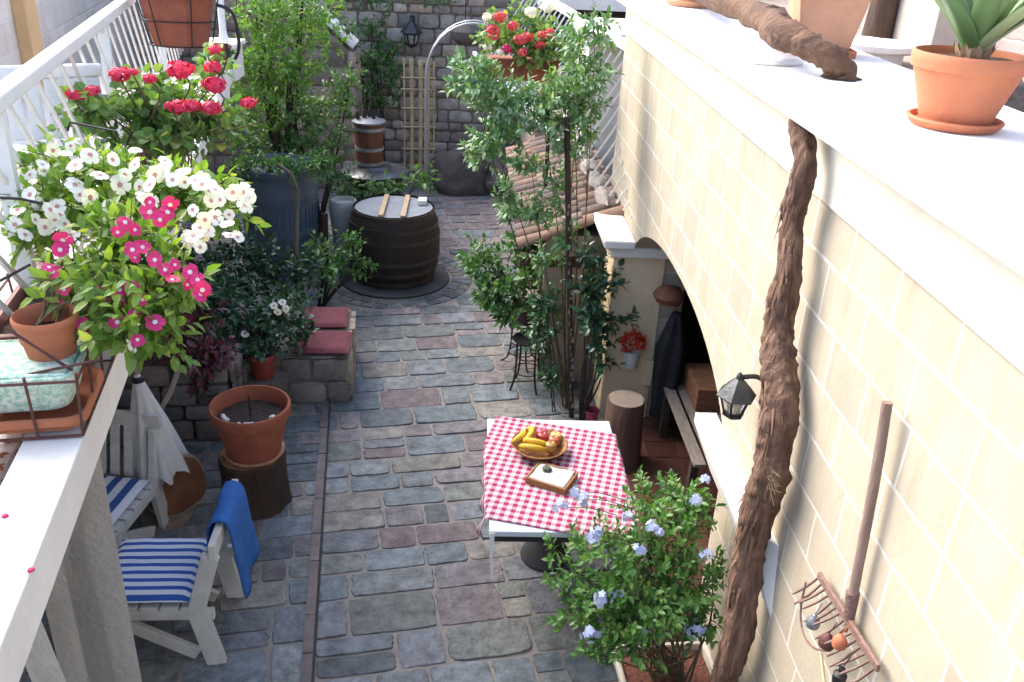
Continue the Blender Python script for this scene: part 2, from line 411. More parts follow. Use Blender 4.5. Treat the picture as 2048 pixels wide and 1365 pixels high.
# ------------------------------------------------------------------ RIGHT: ARCHED TERRACE WALL
X0, TH = 1.2, .42
YA, YB = 3.38, 6.05           # arch jambs
WEND = 7.3
def archz(y):
    t = (y-(YA+YB)/2)/((YB-YA)/2); t = max(-1, min(1, t))
    return 1.36 + .41*(1-abs(t)**2.3)**.62
wall = thing('arched_wall', 'cream stone block wall with a wide arch and white coping along the terrace', 'wall', (X0, 4.5, 0))
b = MB(); N = 40
def strip(y0, y1, zb0, zb1, zt, x):
    return [(x,y0,zb0),(x,y1,zb1),(x,y1,zt),(x,y0,zt)]
ZT = 2.755
segs = [(-2.0, YA, 0, 0)]
ys = [YA+(YB-YA)*(1-math.cos(math.pi*i/N))/2 for i in range(N+1)]
segs += [(ys[i], ys[i+1], archz(ys[i]), archz(ys[i+1])) for i in range(N)]
segs += [(YB, WEND, 0, 0)]
for (a, c, za, zc) in segs:
    b.add(strip(a, c, za, zc, ZT, X0), [(3,2,1,0)])
    b.add(strip(a, c, za, zc, ZT, X0+TH), [(0,1,2,3)])
for i in range(N):
    a, c = ys[i], ys[i+1]
    b.add([(X0,a,archz(a)),(X0+TH,a,archz(a)),(X0+TH,c,archz(c)),(X0,c,archz(c))], [(0,1,2,3)])
for (y, s) in ((YA, 1), (YB, -1), (WEND, 1)):
    zt = archz(YA) if y != WEND else ZT
    q = [(X0,y,0),(X0+TH,y,0),(X0+TH,y,zt),(X0,y,zt)]
    b.add(q, [(3,2,1,0) if s > 0 else (0,1,2,3)])
b.add([(X0,-2,ZT),(X0+TH,-2,ZT),(X0+TH,WEND,ZT),(X0,WEND,ZT)], [(0,1,2,3)])
b.build('block_wall', ASHLAR, wall)
b = MB(); b.box((X0-.014,-2,ZT+.004), (X0+TH,WEND+.01,3.028)); b.build('fascia', CREAM, wall, bevel=.006)
b = MB(); b.box((1.028,-2,3.028), (1.88,WEND+.05,3.055)); b.build('coping_slab', COPING, wall, bevel=.006)
# pilaster with moulded capital on the far side of the arch, impost on the near side
b = MB(); b.box((1.075,6.035,-.02),(1.455,6.5,1.36)); b.build('pilaster', PILLARS, wall, bevel=.012)
b = MB(); b.box((.975,5.95,1.44),(1.2,6.62,1.50)); b.box((1.03,5.99,1.36),(1.47,6.56,1.44)); b.build('capital', CHALK, wall, bevel=.012)
b = MB()
b.add([(1.2,2.55,1.20),(1.2,3.52,1.20),(1.19,3.52,1.22),(1.10,3.60,1.44),(1.10,2.75,1.44),(1.10,3.60,1.49),(1.10,2.75,1.49),(1.2,3.60,1.49),(1.2,2.62,1.49)],
      [(5,7,8,6),(3,5,6,4),(0,2,3,4),(0,1,2),(1,7,5,3,2),(0,4,6,8)])
b.build('impost', CHALK, wall, bevel=.004)
b = MB()
for (px, py, a_) in ((1981,482,.035),(2022,508,.03)):
    p = Px(px,py,1.1845); vs = [(1.1845,p.y,p.z)]
    for k in range(12):
        t_ = 2*math.pi*k/12; q = 1+.5*noise.noise(Vector((math.cos(t_)*2,math.sin(t_)*2,px))); vs.append((1.1845,p.y+a_*.5*q*math.cos(t_),p.z+a_*.22*q*math.sin(t_)))
    b.add(vs,[(0,1+(k+1)%12,1+k) for k in range(12)])
    b.build('rust_chip', mat('rust_chip', (.42,.26,.14), (.5,.36,.22), 40, .9), wall); b = MB()

# dim room behind the arch, its plaster set to a very dark colour throughout
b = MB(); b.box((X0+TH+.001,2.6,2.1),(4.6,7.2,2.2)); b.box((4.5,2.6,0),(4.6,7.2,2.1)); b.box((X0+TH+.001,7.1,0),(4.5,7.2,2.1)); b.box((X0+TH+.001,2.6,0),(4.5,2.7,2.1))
o = b.build('vaulted_room', mat('dark_plaster', (.075,.065,.055), (.05,.045,.04), 3, .9, .3)); tag(o, 'dim plastered room behind the stone arch', 'room')
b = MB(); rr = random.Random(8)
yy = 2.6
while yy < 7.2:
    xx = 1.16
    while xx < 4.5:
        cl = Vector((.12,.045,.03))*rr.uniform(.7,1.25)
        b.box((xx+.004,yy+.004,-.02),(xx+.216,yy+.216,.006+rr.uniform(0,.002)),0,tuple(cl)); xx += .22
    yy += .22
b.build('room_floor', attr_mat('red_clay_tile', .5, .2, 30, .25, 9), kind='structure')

# ------------------------------------------------------------------ VINE TRUNK AND BRANCH
vp = [(1600,225,29),(1604,262,29),(1610,320,27),(1602,370,31),(1585,430,27),(1581,490,27),(1577,540,29),(1566,590,36),(1558,640,34),(1555,690,38),(1557,740,42),(1560,800,43),(1556,850,44),(1546,900,41),(1541,950,43),(1528,985,45),(1514,1030,42),(1503,1080,36),(1495,1130,37),(1485,1200,36),(1475,1280,35),(1455,1340,31),(1440,1380,29)]
pts, rad = [], []
for px, py, r in vp:
    p = Px(px, py, 1.105); dep = (p-EYE).dot(cam2w(Vector((0,0,1))))
    pts.append(p); rad.append(r*dep/F_*.84)
e_ = pts[-1]; pts += [Vector((1.08, e_.y+.03, .4)), Vector((1.04, e_.y+.05, .1)), Vector((1.0, e_.y+.05, -.05))]; rad += [rad[-1], rad[-1]*1.1, rad[-1]*1.3]
pts = [p for p in pts]; pts[0].z = 3.04; pts[0].y = pts[1].y+.02
for p, r in zip(pts, rad): p.x = min(p.x, 1.19-r)
sp, sr = smoothpath(pts, rad, 7)
rr = random.Random(4)
sr = [r*(1+.09*noise.noise(Vector((i*.25, 1, 2)))) for i, r in enumerate(sr)]
vt = thing('grapevine', 'thick gnarled brown grapevine trunk climbing the cream block wall', 'vine', sp[-1])
b = MB(); b.tube(sp, sr, 40, rough=.2, seed=2.2, ridge=.035)
for i in ():
    c = sp[i]+Vector((-.05,rr.uniform(-.05,.05),0)); M = Matrix.Diagonal((1,1,1.25)).to_4x4()
    b.lathe(c, [(.0,-.05),(.028,-.036),(.04,0),(.03,.036),(0,.05)], 10, M=M, wob=.4)
for k in range(190):                # peeling strips of bark
    i = rr.randrange(24, len(sp)-20); t = rr.uniform(0, 6.28); r = sr[i]
    d = Vector((-abs(math.cos(t)), math.sin(t), 0)); p = sp[i]+d*r*.97
    ax = (sp[i+3]-sp[i-3]).normalized(); ln = rr.uniform(.03,.10); wd = rr.uniform(.003,.008)
    side = ax.cross(d).normalized(); q = p+ax*ln+d*rr.uniform(.0,.022)
    b.add([p-side*wd, p+side*wd, q+side*wd*.3, q-side*wd*.3], [(0,1,2,3)], 1)
b.build('bark', [BARK, mat('pale_bark_strip', (.24,.14,.09), (.15,.08,.05), 20, .9)], vt, smooth='all')
b = MB()
for k in range(14):
    p = sp[95]+Vector((-.03,-.05+rr.uniform(-.05,.02),rr.uniform(-.06,.06))); q = p+Vector((rr.uniform(-.03,.03),-rr.uniform(.02,.12),rr.uniform(-.03,.06)))
    b.tube([p,q],.0015,4); 
b.build('twig', STEM, vt)

bp_ = [(1380,-40,28),(1430,-6,26),(1490,18,26),(1540,42,32),(1560,66,36),(1600,84,30),(1640,104,28),(1668,124,29),(1678,146,33)]
pts, rad = [], []
for i, (px, py, r) in enumerate(bp_):
    p = Pz(px, py, 3.055+.13*(1-((i)/(len(bp_)-1))**3)+.02); dep = (p-EYE).dot(cam2w(Vector((0,0,1))))
    pts.append(p); rad.append(r*dep/F_*.9)
p = pts[-1]; pts.append(Vector((p.x+.02,p.y-.02,3.0))); rad.append(rad[-1]*1.05)
sp, sr = smoothpath(pts, rad, 6)
b = MB(); b.tube(sp, sr, 22, rough=.3, seed=7, ridge=.05)
for i in (18, 22, 44): b.lathe(sp[i]+Vector((0,0,.03)), [(.0,-.04),(.03,-.03),(.045,0),(.035,.03),(0,.04)], 10, wob=.5)
o = b.build('vine_branch', BRANCHB, smooth='all'); tag(o, 'bare twisted vine branch lying across the white coping and bending down into a hole', 'branch')
hp = pts[-2]; b = MB(); b.lathe((hp.x+.01,hp.y,3.0565),[(sr[-1]*1.35,0),(sr[-1]*1.2,.003)],20,wob=.25)
b.build('hole_rim', SOIL, o, smooth=True)

# ------------------------------------------------------------------ POTS
def pot(parent, c, rt, rb, h, m, rim=.05, rimo=.018, wall_=.016, soil=.05, n=40, soilm=None):
    x, y, z = c
    b = MB()
    prof = [(rb*.97,0),(rb,.01)]
    for k in range(1, 6): t = k/6; prof.append((rb+(rt-rimo-rb)*t, .01+(h-rim-.01)*t))
    prof += [(rt-rimo,h-rim),(rt-.003,h-rim+.004),(rt,h-rim*.5),(rt,h-.008),(rt-.006,h),(rt-wall_+.003,h),(rt-wall_-.002,h-.008),(rt-wall_-rimo*.6,h-soil-.02)]
    b.lathe(c, prof, n); b.build('pot', m, parent, smooth=True)
    b = MB(); N = 14
    rs = rt-wall_-rimo*.5
    vs = [(x,y,z+h-soil+.008)]; fs = []
    for j in range(1,5):
        for k in range(N*2):
            t = math.pi*k/N; r = rs*j/4
            vs.append((x+r*math.cos(t), y+r*math.sin(t), z+h-soil+.012*noise.noise(Vector((x+r*math.cos(t)*9, r*math.sin(t)*9, j)))))
    for k in range(N*2):
        k2=(k+1)%(N*2); fs.append((0,1+k,1+k2))
        for j in range(3): fs.append((1+j*2*N+k, 1+(j+1)*2*N+k, 1+(j+1)*2*N+k2, 1+j*2*N+k2))
    b.add(vs, fs); b.build('soil', soilm or SOIL, parent, smooth='all')
def saucer(parent, c, r, h, m, name='saucer'):
    b = MB(); b.lathe(c, [(r*.86,0),(r*.9,.004),(r,h-.006),(r-.003,h),(r-.012,h),(r-.02,h-.01),(r*.86,.012),(0.001,.012)], 40)
    return b.build(name, m, parent, smooth=True)

# ------------------------------------------------------------------ FOLIAGE TOOLS
def leaf(b, p, d, nrm_, ln, wd, mi=0, shape='oval', droop=.15):
    d = d.normalized(); s = d.cross(nrm_)
    if s.length < 1e-4: s = d.cross(Vector((.3,.9,.2)))
    s.normalize(); u = s.cross(d).normalized()
    if shape == 'oval':
        q = [p, p+d*ln*.3+s*wd*.5+u*wd*.12, p+d*ln*.68+s*wd*.42+u*wd*.06-u*ln*droop*.35, p+d*ln-u*ln*droop, p+d*ln*.68-s*wd*.42+u*wd*.06-u*ln*droop*.35, p+d*ln*.3-s*wd*.5+u*wd*.12, p+d*ln*.5-u*ln*droop*.12-u*wd*.03]
        b.add(q, [(0,1,6),(1,2,6),(2,3,6),(3,4,6),(4,5,6),(5,0,6)], mi)
    else:
        q = [p, p+d*ln*.45+s*wd*.5+u*wd*.1, p+d*ln-u*ln*droop, p+d*ln*.45-s*wd*.5+u*wd*.1]
        b.add(q, [(0,1,2),(0,2,3)], mi)
def rdir(rr, up=.3):
    v = Vector((rr.gauss(0,1), rr.gauss(0,1), rr.gauss(0,1)+up)); return v.normalized() if v.length > 1e-6 else Vector((0,0,1))
def foliage(b, st, blobs, rr, ln, wd, sprig=7, shape='tri', root=None, upb=.35, fill=.55, srad=.0025):
    """blobs: (centre, (rx,ry,rz), number of sprigs). Each sprig is a thin twig carrying alternate leaves."""
    for (c, rad, cnt) in blobs:
        c = Vector(c)
        for k in range(cnt):
            v = rdir(rr, .1); r = rr.random()**fill
            p = c + Vector((v.x*rad[0]*r, v.y*rad[1]*r, v.z*rad[2]*r))
            out = (Vector((v.x, v.y, v.z*.6+upb)) + rdir(rr, 0)*.7).normalized()
            L = ln*rr.uniform(1.4, 3.2)
            if st is not None and rr.random() < .5: st.tube([p-out*L*.5, p+out*L*.9], [srad, srad*.5], 4, cap=False)
            for j in range(sprig):
                t = j/(sprig-1) if sprig > 1 else 1; a = j*2.4+rr.random()
                side = out.cross(Vector((math.cos(a), math.sin(a), .3))).normalized()
                d = (side*(1-t*.4) + out*(.35+t*.6) + Vector((0,0,-.1))).normalized()
                s = rr.uniform(.7, 1.25)
                leaf(b, p+out*L*(t-.3)*.8, d, out+Vector((0,0,.8))+rdir(rr)*.35, ln*s, wd*s, 0, shape, rr.uniform(0,.3))
def stems(st, base, blobs, rr, r0=.012, n=3, sp_=.03):
    blobs = blobs[::2] if len(blobs) > 5 else blobs
    base = Vector(base)
    for (c, rad, cnt) in blobs:
        for k in range(n):
            tip = Vector(c)+Vector((rr.uniform(-.5,.5)*rad[0], rr.uniform(-.5,.5)*rad[1], rr.uniform(-.3,.5)*rad[2]))
            b0 = base+Vector((rr.uniform(-sp_,sp_), rr.uniform(-sp_,sp_), 0))
            mid = b0.lerp(tip,.5)+Vector((rr.uniform(-.06,.06), rr.uniform(-.06,.06), .05))
            pp, rd = smoothpath([b0,mid,tip],[r0,r0*.7,r0*.3],5); st.tube(pp, rd, 6)
def flower(parent, p, nrm_, r, mats, rr, petals=5, name='flower'):
    nrm_ = nrm_.normalized(); s = nrm_.cross(Vector((.2,.4,.9))).normalized(); u = nrm_.cross(s)
    cup = rr.uniform(-.18,.30)
    b = MB(); a0 = rr.uniform(0, 6.28)
    for k in range(petals):
        a = a0+2*math.pi*k/petals; d = s*math.cos(a)+u*math.sin(a); e = s*-math.sin(a)+u*math.cos(a); w_ = r*.62*rr.uniform(.9,1.15); r1 = r*rr.uniform(.85,1.12)
        q = [p+d*r1*.1, p+d*r1*.5+e*w_*.72+nrm_*r*(.04+cup*.4), p+d*r1*.86+e*w_*.78+nrm_*r*(cup-.05), p+d*r1+nrm_*r*(cup-.10), p+d*r1*.84-e*w_*.72+nrm_*r*(cup-.02), p+d*r1*.5-e*w_*.6+nrm_*r*(.02+cup*.4)]
        b.add(q, [(0,1,2,3),(0,3,4,5)], 0)
    N = 8; q = [p+nrm_*r*.07]; rc = r*.27
    for k in range(N): q.append(p+nrm_*r*.055+(s*math.cos(2*math.pi*k/N)+u*math.sin(2*math.pi*k/N))*rc)
    b.add(q, [(0,1+k,1+(k+1)%N) for k in range(N)], 1)
    return b.build(name, mats, parent)
def head(parent, c, r, m, rr, npet=34, name='flower_head', flat=.75, pr=.24):
    npet *= 2
    b = MB(); c = Vector(c)
    for k in range(npet):
        v = rdir(rr, .35); q = rr.uniform(.7,1.15); p = c+Vector((v.x*r*q, v.y*r*q, v.z*r*flat*q)); v = (v+rdir(rr,0)*.35).normalized(); s = v.cross(rdir(rr)).normalized(); u = v.cross(s); w_ = r*pr*rr.uniform(.8,1.3)
        b.add([p-s*w_-u*w_*.6, p+s*w_-u*w_*.7+v*.003, p+s*w_*.8+u*w_, p-s*w_*.8+u*w_], [(0,1,2,3)])
    return b.build(name, m, parent)
L_VINCA = leaf_mat('vinca_leaf', (.10,.21,.035), (.24,.37,.06), (.34,.40,.11), .4, .4)
L_GER = leaf_mat('geranium_leaf', (.09,.20,.05), (.20,.32,.09), (.30,.34,.12), .55, .35)
L_DARK = leaf_mat('dark_glossy_leaf', (.018,.055,.03), (.04,.11,.05), (.09,.19,.07), .3, .18)
L_MID = leaf_mat('mid_leaf', (.04,.12,.04), (.10,.22,.06), (.17,.31,.09), .4, .3)
L_BRIGHT = leaf_mat('bright_leaf', (.07,.18,.04), (.17,.32,.065), (.28,.42,.12), .45, .4)
L_SILV = leaf_mat('silver_leaf', (.07,.17,.06), (.16,.30,.12), (.44,.52,.42), .38, .25)
L_PLUM = leaf_mat('plumbago_leaf', (.045,.13,.03), (.11,.25,.055), (.19,.33,.09), .4, .32)
L_RED = leaf_mat('wine_leaf', (.10,.02,.035), (.16,.035,.05), (.05,.08,.04), .4, .2)
P_PINK = petal_mat('magenta_petal', (.70,.03,.20), (.55,.02,.14)); P_EYE = petal_mat('white_eye', (.85,.78,.80))
P_WHITE = petal_mat('white_petal', (.86,.84,.80), (.80,.77,.74)); P_PEYE = petal_mat('pink_eye', (.62,.28,.32))
P_RED = petal_mat('red_petal', (.62,.02,.07), (.72,.06,.16)); P_BLUE = petal_mat('pale_blue_petal', (.36,.42,.72), (.50,.55,.80))
P_CORAL = petal_mat('coral_petal', (.68,.06,.06), (.70,.13,.16))
# ------------------------------------------------------------------ LEFT BALCONY
LD = Vector((-.178, 1, 0)).normalized(); LR = Vector((LD.y, -LD.x, 0))
LO = Vector((-1.10, 2.22, 0))          # a point on the outer top edge
def LP(s, r, z): return LO + LD*s - LR*r + Vector((0,0,z))     # s along, r inward
def lbox(b, s0, s1, r0, r1, z0, z1, mi=0, col=None):
    q = [LP(s0,r0,0),LP(s1,r0,0),LP(s1,r1,0),LP(s0,r1,0)]
    return b.add([(p.x,p.y,z0) for p in q]+[(p.x,p.y,z1) for p in q], [(0,3,2,1)[::-1],(4,5,6,7)[::-1],(0,1,5,4)[::-1],(1,2,6,5)[::-1],(2,3,7,6)[::-1],(3,0,4,7)[::-1]], mi, col)
lt = thing('balcony_ledge', 'white painted narrow ledge along the edge of the balcony holding the flower boxes', 'ledge', LP(1,0,2.0))
b = MB(); lbox(b, -3, 6.7, 0, .165, 2.0, 2.15); b.build('beam', CHALK, lt, bevel=.006)
b = MB(); e0 = LP(6.72,.06,0)
b.box((e0.x-.16,e0.y-.15,2.0),(e0.x+.12,e0.y+.2,2.30)); b.box((e0.x-.19,e0.y-.18,2.301),(e0.x+.15,e0.y+.23,2.34)); b.build('end_block', CHALK, lt, bevel=.008)
b = MB(); lbox(b, -3, 6.7, .235, 2.2, 1.85, 2.05); lbox(b, -3, 6.7, .165, .235, 1.85, 2.02)
b.build('balcony_floor', mat('pale_balcony_floor', (.66,.58,.52), (.74,.69,.65), 5, .85, .2, 40), kind='structure')
b = MB(); rr = random.Random(12)
for k in range(260):
    s = rr.uniform(-1.2,.55); r = .2+rr.gauss(0,.035); r += .06*max(0, rr.gauss(0,1))
    p = LP(s, r, 2.052 if r > .235 else 2.024); a = rr.uniform(0,6.28); l = rr.uniform(.012,.04)
    leaf(b, p+Vector((0,0,rr.uniform(0,.018))), Vector((math.cos(a),math.sin(a),rr.uniform(-.1,.3))), Vector((0,0,1)), l, l*.6)
o = b.build('fallen_leaves', leaf_mat('dry_leaf', (.42,.16,.07), (.30,.11,.06), (.50,.27,.15), .8, .1)); o['kind'] = 'stuff'; o['label'] = 'dry orange leaves in the gutter behind the white ledge'
b = MB()
for (px, py) in ((10,1032),(62,1140)):
    p = Pz(px,py,2.1525); b.lathe((p.x,p.y,2.151),[(.009,0),(.007,.004),(.001,.005)],8)
o = b.build('petals_on_ledge', P_PINK); o['kind'] = 'stuff'
PLC = mat('rough_grey_plaster', (.80,.75,.665), (.72,.67,.61), 7, .9, .45, 38)
pa, pb, pc_ = Pz(290,1365,.6), Pz(232,1365,.6), Pz(120,1365,.6)
b = MB(); pd = (pc_-pb); q = [pb, pa, pa+pd, pc_]
b.add([(p.x,p.y,-.02) for p in q]+[(p.x,p.y,1.999) for p in q], [(0,1,5,4),(1,2,6,5),(2,3,7,6),(3,0,4,7),(4,5,6,7)])
o = b.build('plaster_pillar', PLC, bevel=.012); tag(o, 'rough grey plaster pillar holding up the white balcony ledge', 'pillar')
b = MB(); p, q = Pz(40,1190,1.35), Pz(150,1420,.9); p = Vector((-1.75,2.62,1.5)); q = Vector((-1.52,2.40,.2))
b.bar(Pz(30,1200,1.3), Pz(130,1440,.75), .10, .025, up=Vector((.5,-.8,.3)))
o = b.build('leaning_board', WOODW, bevel=.004); tag(o, 'off-white board leaning under the ledge, left of the rough plaster pillar', 'board')

# house wall and door frame behind the balcony
HW = ashlar_mat('house_stone', (.60,.53,.48), (.72,.65,.60), (.66,.62,.58), .48, .24, .014, bump=.6)
b = MB(); h0 = Vector((-2.5,1.2,0)); h1 = Vector((-4.6,12.9,0))
hd = (h1-h0).normalized(); hn = Vector((hd.y,-hd.x,0))
def hbox(b, s0, s1, o0, o1, z0, z1):
    q = [h0+hd*s0+hn*o0, h0+hd*s1+hn*o0, h0+hd*s1+hn*o1, h0+hd*s0+hn*o1]
    b.add([(p.x,p.y,z0) for p in q]+[(p.x,p.y,z1) for p in q], [(0,1,2,3),(7,6,5,4),(4,5,1,0),(5,6,2,1),(6,7,3,2),(7,4,0,3)])
hs = thing('stone_house', 'pale stone house wall with an orange pilaster behind the balcony railing', 'house', h0)
hbox(b, -4, 11.9, 0, -.4, -.05, 3.4); b.build('wall', HW, hs)
# the door frame sits where the photo shows its orange post
pf = Ppl(60,150,h0,hn); s_ = (pf-h0).dot(hd)
b = MB(); hbox(b, s_-.17, s_+.17, .001, .10, 2.05, 3.38); b.build('pilaster', mat('orange_plaster', (.62,.40,.20), (.55,.35,.17), 4, .85, .15, 20), hs, bevel=.006)
# white railing
ra, rb = Pz(0,195,2.95), Pz(255,0,2.95); rd = (rb-ra).normalized(); rn = rd.cross(Vector((0,0,1))).normalized()
rt_ = thing('balcony_railing', 'white metal balcony railing with thin slanting bars on the left', 'railing', (ra.x, ra.y, 2.05))
b = MB(); b.bar(ra-rd*2.5, ra+rd*5.2, .066, .055); b.build('handrail', WHITEP, rt_, bevel=.008)
b = MB(); b.bar(ra-rd*2.5+Vector((-.02,0,-.80)), ra+rd*5.2+Vector((-.02,0,-.80)), .045, .03); b.build('bottom_rail', WHITEP, rt_, bevel=.004)
bt = Ppl(37,172,ra,rn); bq = Ppl(112,303,ra,rn); bv = (bq-bt); bv = bv*(.77/abs(bv.z))
k = 0
for i in range(-12, 26):
    p = ra+rd*(i*.22+.06)+Vector((0,0,-.025))
    b = MB(); b.bar(p, p+bv, .017, .013, up=rn); b.build('bar', WHITEP, rt_)
for px, py in ((203,45),):
    p = Ppl(px,py,ra,rn); p.z = 2.95
    for ss in (0, 2.6, -2.2):
        q = p+rd*ss; b = MB(); b.bar(q+Vector((0,0,-.03)), Vector((q.x,q.y,2.05)), .055, .05, up=rd); b.build('post', WHITEP, rt_)

# corner post with ornamental brackets at the end of the ledge
pw = LP(6.72,.06,0); pt = thing('bracket_post', 'white post with curved brackets standing on the end of the white ledge', 'post', (pw.x,pw.y,2.34))
b = MB(); b.tube([(pw.x,pw.y,2.34),(pw.x,pw.y,2.42),(pw.x,pw.y,4.2)],[.05,.032,.032],10); b.build('shaft', WHITEP, pt, smooth=True)
b = MB()
for sx in (-1, 1):
    pp = [Vector((pw.x,pw.y,2.75)), Vector((pw.x+sx*.12,pw.y,3.0)), Vector((pw.x+sx*.30,pw.y,3.12)), Vector((pw.x+sx*.42,pw.y,3.4))]
    b.tube(smoothpath(pp, None, 5), .022, 6)
b.build('bracket', WHITEP, pt, smooth=True)
# white plastic armchair on the balcony
wc = thing('plastic_chair', 'white plastic chair with rounded slats standing behind the flower boxes', 'chair', (-1.95,4.35,2.05))
b = MB(); M = Mrot((-1.9,4.2,2.05), R_(25))
for sx in (-.2,.2):
    for sy in (-.2,.2): b.bar(M@Vector((sx,sy,0)), M@Vector((sx*.85,sy*.85,.4)), .035,.035)
b.build('legs', WHITEP, wc, bevel=.006)
b = MB()
for i in range(5): b.box((-.21+i*.088,-.22,.4),(-.21+i*.088+.07,.22,.425), M=M)
b.build('seat', WHITEP, wc, bevel=.012)
b = MB()
for i in range(5): b.box((-.21+i*.088,.215,.43),(-.21+i*.088+.07,.245,.72), M=M)
b.box((-.23,.21,.72),(.23,.25,.78), M=M); b.build('backrest', WHITEP, wc, bevel=.012)

# ------------------------------------------------------------------ FLOWER BOXES ON THE LEDGE
def basket(name, label, s0, s1, r0, r1, z0, h, m, loops=()):
    t = thing(name, label, 'basket', LP((s0+s1)/2,(r0+r1)/2,z0))
    rw = .0045; b = MB()
    def ring(z, e=0): 
        pp = [LP(s0-e,r0-e,z),LP(s1+e,r0-e,z),LP(s1+e,r1+e,z),LP(s0-e,r1+e,z),LP(s0-e,r0-e,z)]
        for i in range(4): b.tube([pp[i],pp[i+1]], rw, 6)
    ring(z0+.006); ring(z0+h, .012)
    n = max(2, int((s1-s0)/.14))
    for i in range(n+1):
        s = s0+(s1-s0)*i/n
        for r, e in ((r0,-.012),(r1,.012)): b.tube([LP(s,r,z0+.006),LP(s,r+e,z0+h+.02)], rw, 6)
        b.tube([LP(s,r0,z0+.006),LP(s,r1,z0+.006)], rw, 5)
    m_ = 3
    for i in range(1, m_):
        r = r0+(r1-r0)*i/m_
        for s, e in ((s0,-.012),(s1,.012)): b.tube([LP(s,r,z0+.006),LP(s+e,r,z0+h+.02)], rw, 6)
    b.build('frame', m, t, smooth=True)
    return t
bk = basket('wire_basket', 'brown wrought iron basket on the near end of the ledge holding the pink vinca box', .03,.98, .0,.36, 2.152, .19, IRON)
b = MB()      # the loose crossed brace rods and the looped hooks
for p, q in (((10,655),(150,745)),((30,755),(200,720))):
    b.tube([Py(*p,2.28), Py(*q,2.32)], .0045, 6)
b.build('brace', IRON, bk, smooth=True)
def trough(name, label, s0, s1, r0, r1, z0, h, m, taper=.025, rim=.012, soil=True, cat='planter'):
    t = thing(name, label, cat, LP((s0+s1)/2,(r0+r1)/2,z0))
    def ringpts(e, z, n=5, rad=.05):
        out = []; sa, sb, ra_, rb_ = s0-e, s1+e, r0-e, r1+e
        for (cs, cr, a0) in ((sb-rad, rb_-rad, 0), (sa+rad, rb_-rad, 90), (sa+rad, ra_+rad, 180), (sb-rad, ra_+rad, 270)):
            for k in range(n+1):
                a = R_(a0+90*k/n); out.append(LP(cs+rad*math.cos(a), cr+rad*math.sin(a), z))
        return out
    prof = [(-taper,z0),(-.004,z0+h-.028),(rim,z0+h-.026),(rim,z0+h-.003),(rim-.004,z0+h),(-.004,z0+h),(-.008,z0+h-.006),(-.016,z0+h-.05)]
    vs, fs = [], []; 
    for e, z in prof: vs += ringpts(e, z)
    N = len(vs)//len(prof)
    for j in range(len(prof)-1):
        for k in range(N): k2 = (k+1)%N; fs.append((j*N+k, (j+1)*N+k, (j+1)*N+k2, j*N+k2))
    fs.append(tuple(range(N)))
    b = MB(); b.add(vs, fs); b.build('trough', m, t, smooth=True, angle=50)
    if soil:
        b = MB(); q = ringpts(-.014, z0+h-.035); b.add([sum(q, Vector())/len(q)]+q, [(0,1+(k+1)%N,1+k) for k in range(N)]); b.build('soil', SOIL, t)
    return t
MINT = mat('mint_speckle', (.32,.55,.42), (.66,.74,.64), 60, .75, .4, 90, detail=3, contrast=(.42,.55))
mt = trough('speckled_tray', 'mint green and white speckled oblong planter at the front of the iron basket', .06,.33, .012,.33, 2.215, .12, MINT, taper=.03, rim=.004, soil=False)
b = MB(); lbox(b, .075,.315,.027,.315,2.29,2.338); b.build('lid', MINT, mt, bevel=.01)
trough('terracotta_tray', 'shallow terracotta tray under the mint speckled planter', .04,.36, -.004,.35, 2.165, .048, TERRA, taper=.02, rim=.006, soil=False)
trough('brown_trough', 'long brown plastic trough in the iron basket behind the mint planter', .39,.95, .02,.33, 2.165, .16, mat('brown_plastic', (.20,.075,.055), (.15,.055,.045), 9, .5), taper=.03)

def petal_plant(name, label, cat, potc, potr, poth, potm, blobs, lm, seed, ln, wd, shape='oval', sprig=7, stem_base=None, group=None, nst=4):
    rr = random.Random(seed)
    t = thing(name, label, cat, potc, group)
    if potr: pot(t, potc, potr, potr*.72, poth, potm, rim=.03, rimo=.008, wall_=.008, soil=.06)
    f, st = MB(), MB()
    foliage(f, st, blobs, rr, ln, wd, sprig, shape)
    base = Vector(stem_base) if stem_base else Vector(potc)+Vector((0,0,poth-.04))
    stems(st, base, blobs, rr, .004, nst)
    st.build('stem', STEM, t); f.build('foliage', lm, t)
    return t, rr
TOCAM = lambda p: (EYE-p).normalized()
# pink vinca
pc0 = Pz(106,712,2.325)
pv, rr = petal_plant('pink_vinca', 'magenta flowers with white eyes in a round pot at the near end of the ledge', 'potted plant', pc0, .092, .14, TERRA,
    [(Py(190,560,2.62),(.12,.12,.07),48), (Py(290,560,2.62),(.14,.14,.09),60), (Py(250,640,2.5),(.10,.10,.07),40), (Py(350,600,2.62),(.07,.1,.07),16), (Py(250,480,2.8),(.14,.12,.08),36), (Py(330,660,2.5),(.03,.05,.05),8)], L_VINCA, 31, .052, .026, nst=2)
pk = [(300,405),(335,425),(320,440),(250,445),(270,460),(235,465),(125,482),(120,500),(98,535),(105,545),(285,495),(310,520),(270,515),(330,540),(345,560),(395,560),(380,545),(375,570),(400,590),(240,580),(215,585),(262,575),(285,600),(245,600),(270,625),(235,645),(165,650),(128,580),(115,605),(310,645),(115,660),(275,680),(350,530),(205,590),(405,580),(265,500),(340,410),(300,425)]
for i, (px, py) in enumerate(pk):
    y = 2.44+ (680-py)/280*.24 - .03 + rr.uniform(-.03,.03); p = Py(px,py,y)
    n_ = (TOCAM(p)*1.0+Vector((0,0,.35))+rdir(rr,0)*.45)
    n_ += rdir(rr,0)*.4; flower(pv, p, n_, rr.uniform(.018,.029), [P_PINK, P_EYE], rr)
wp0 = LP(.95,.17,2.17)
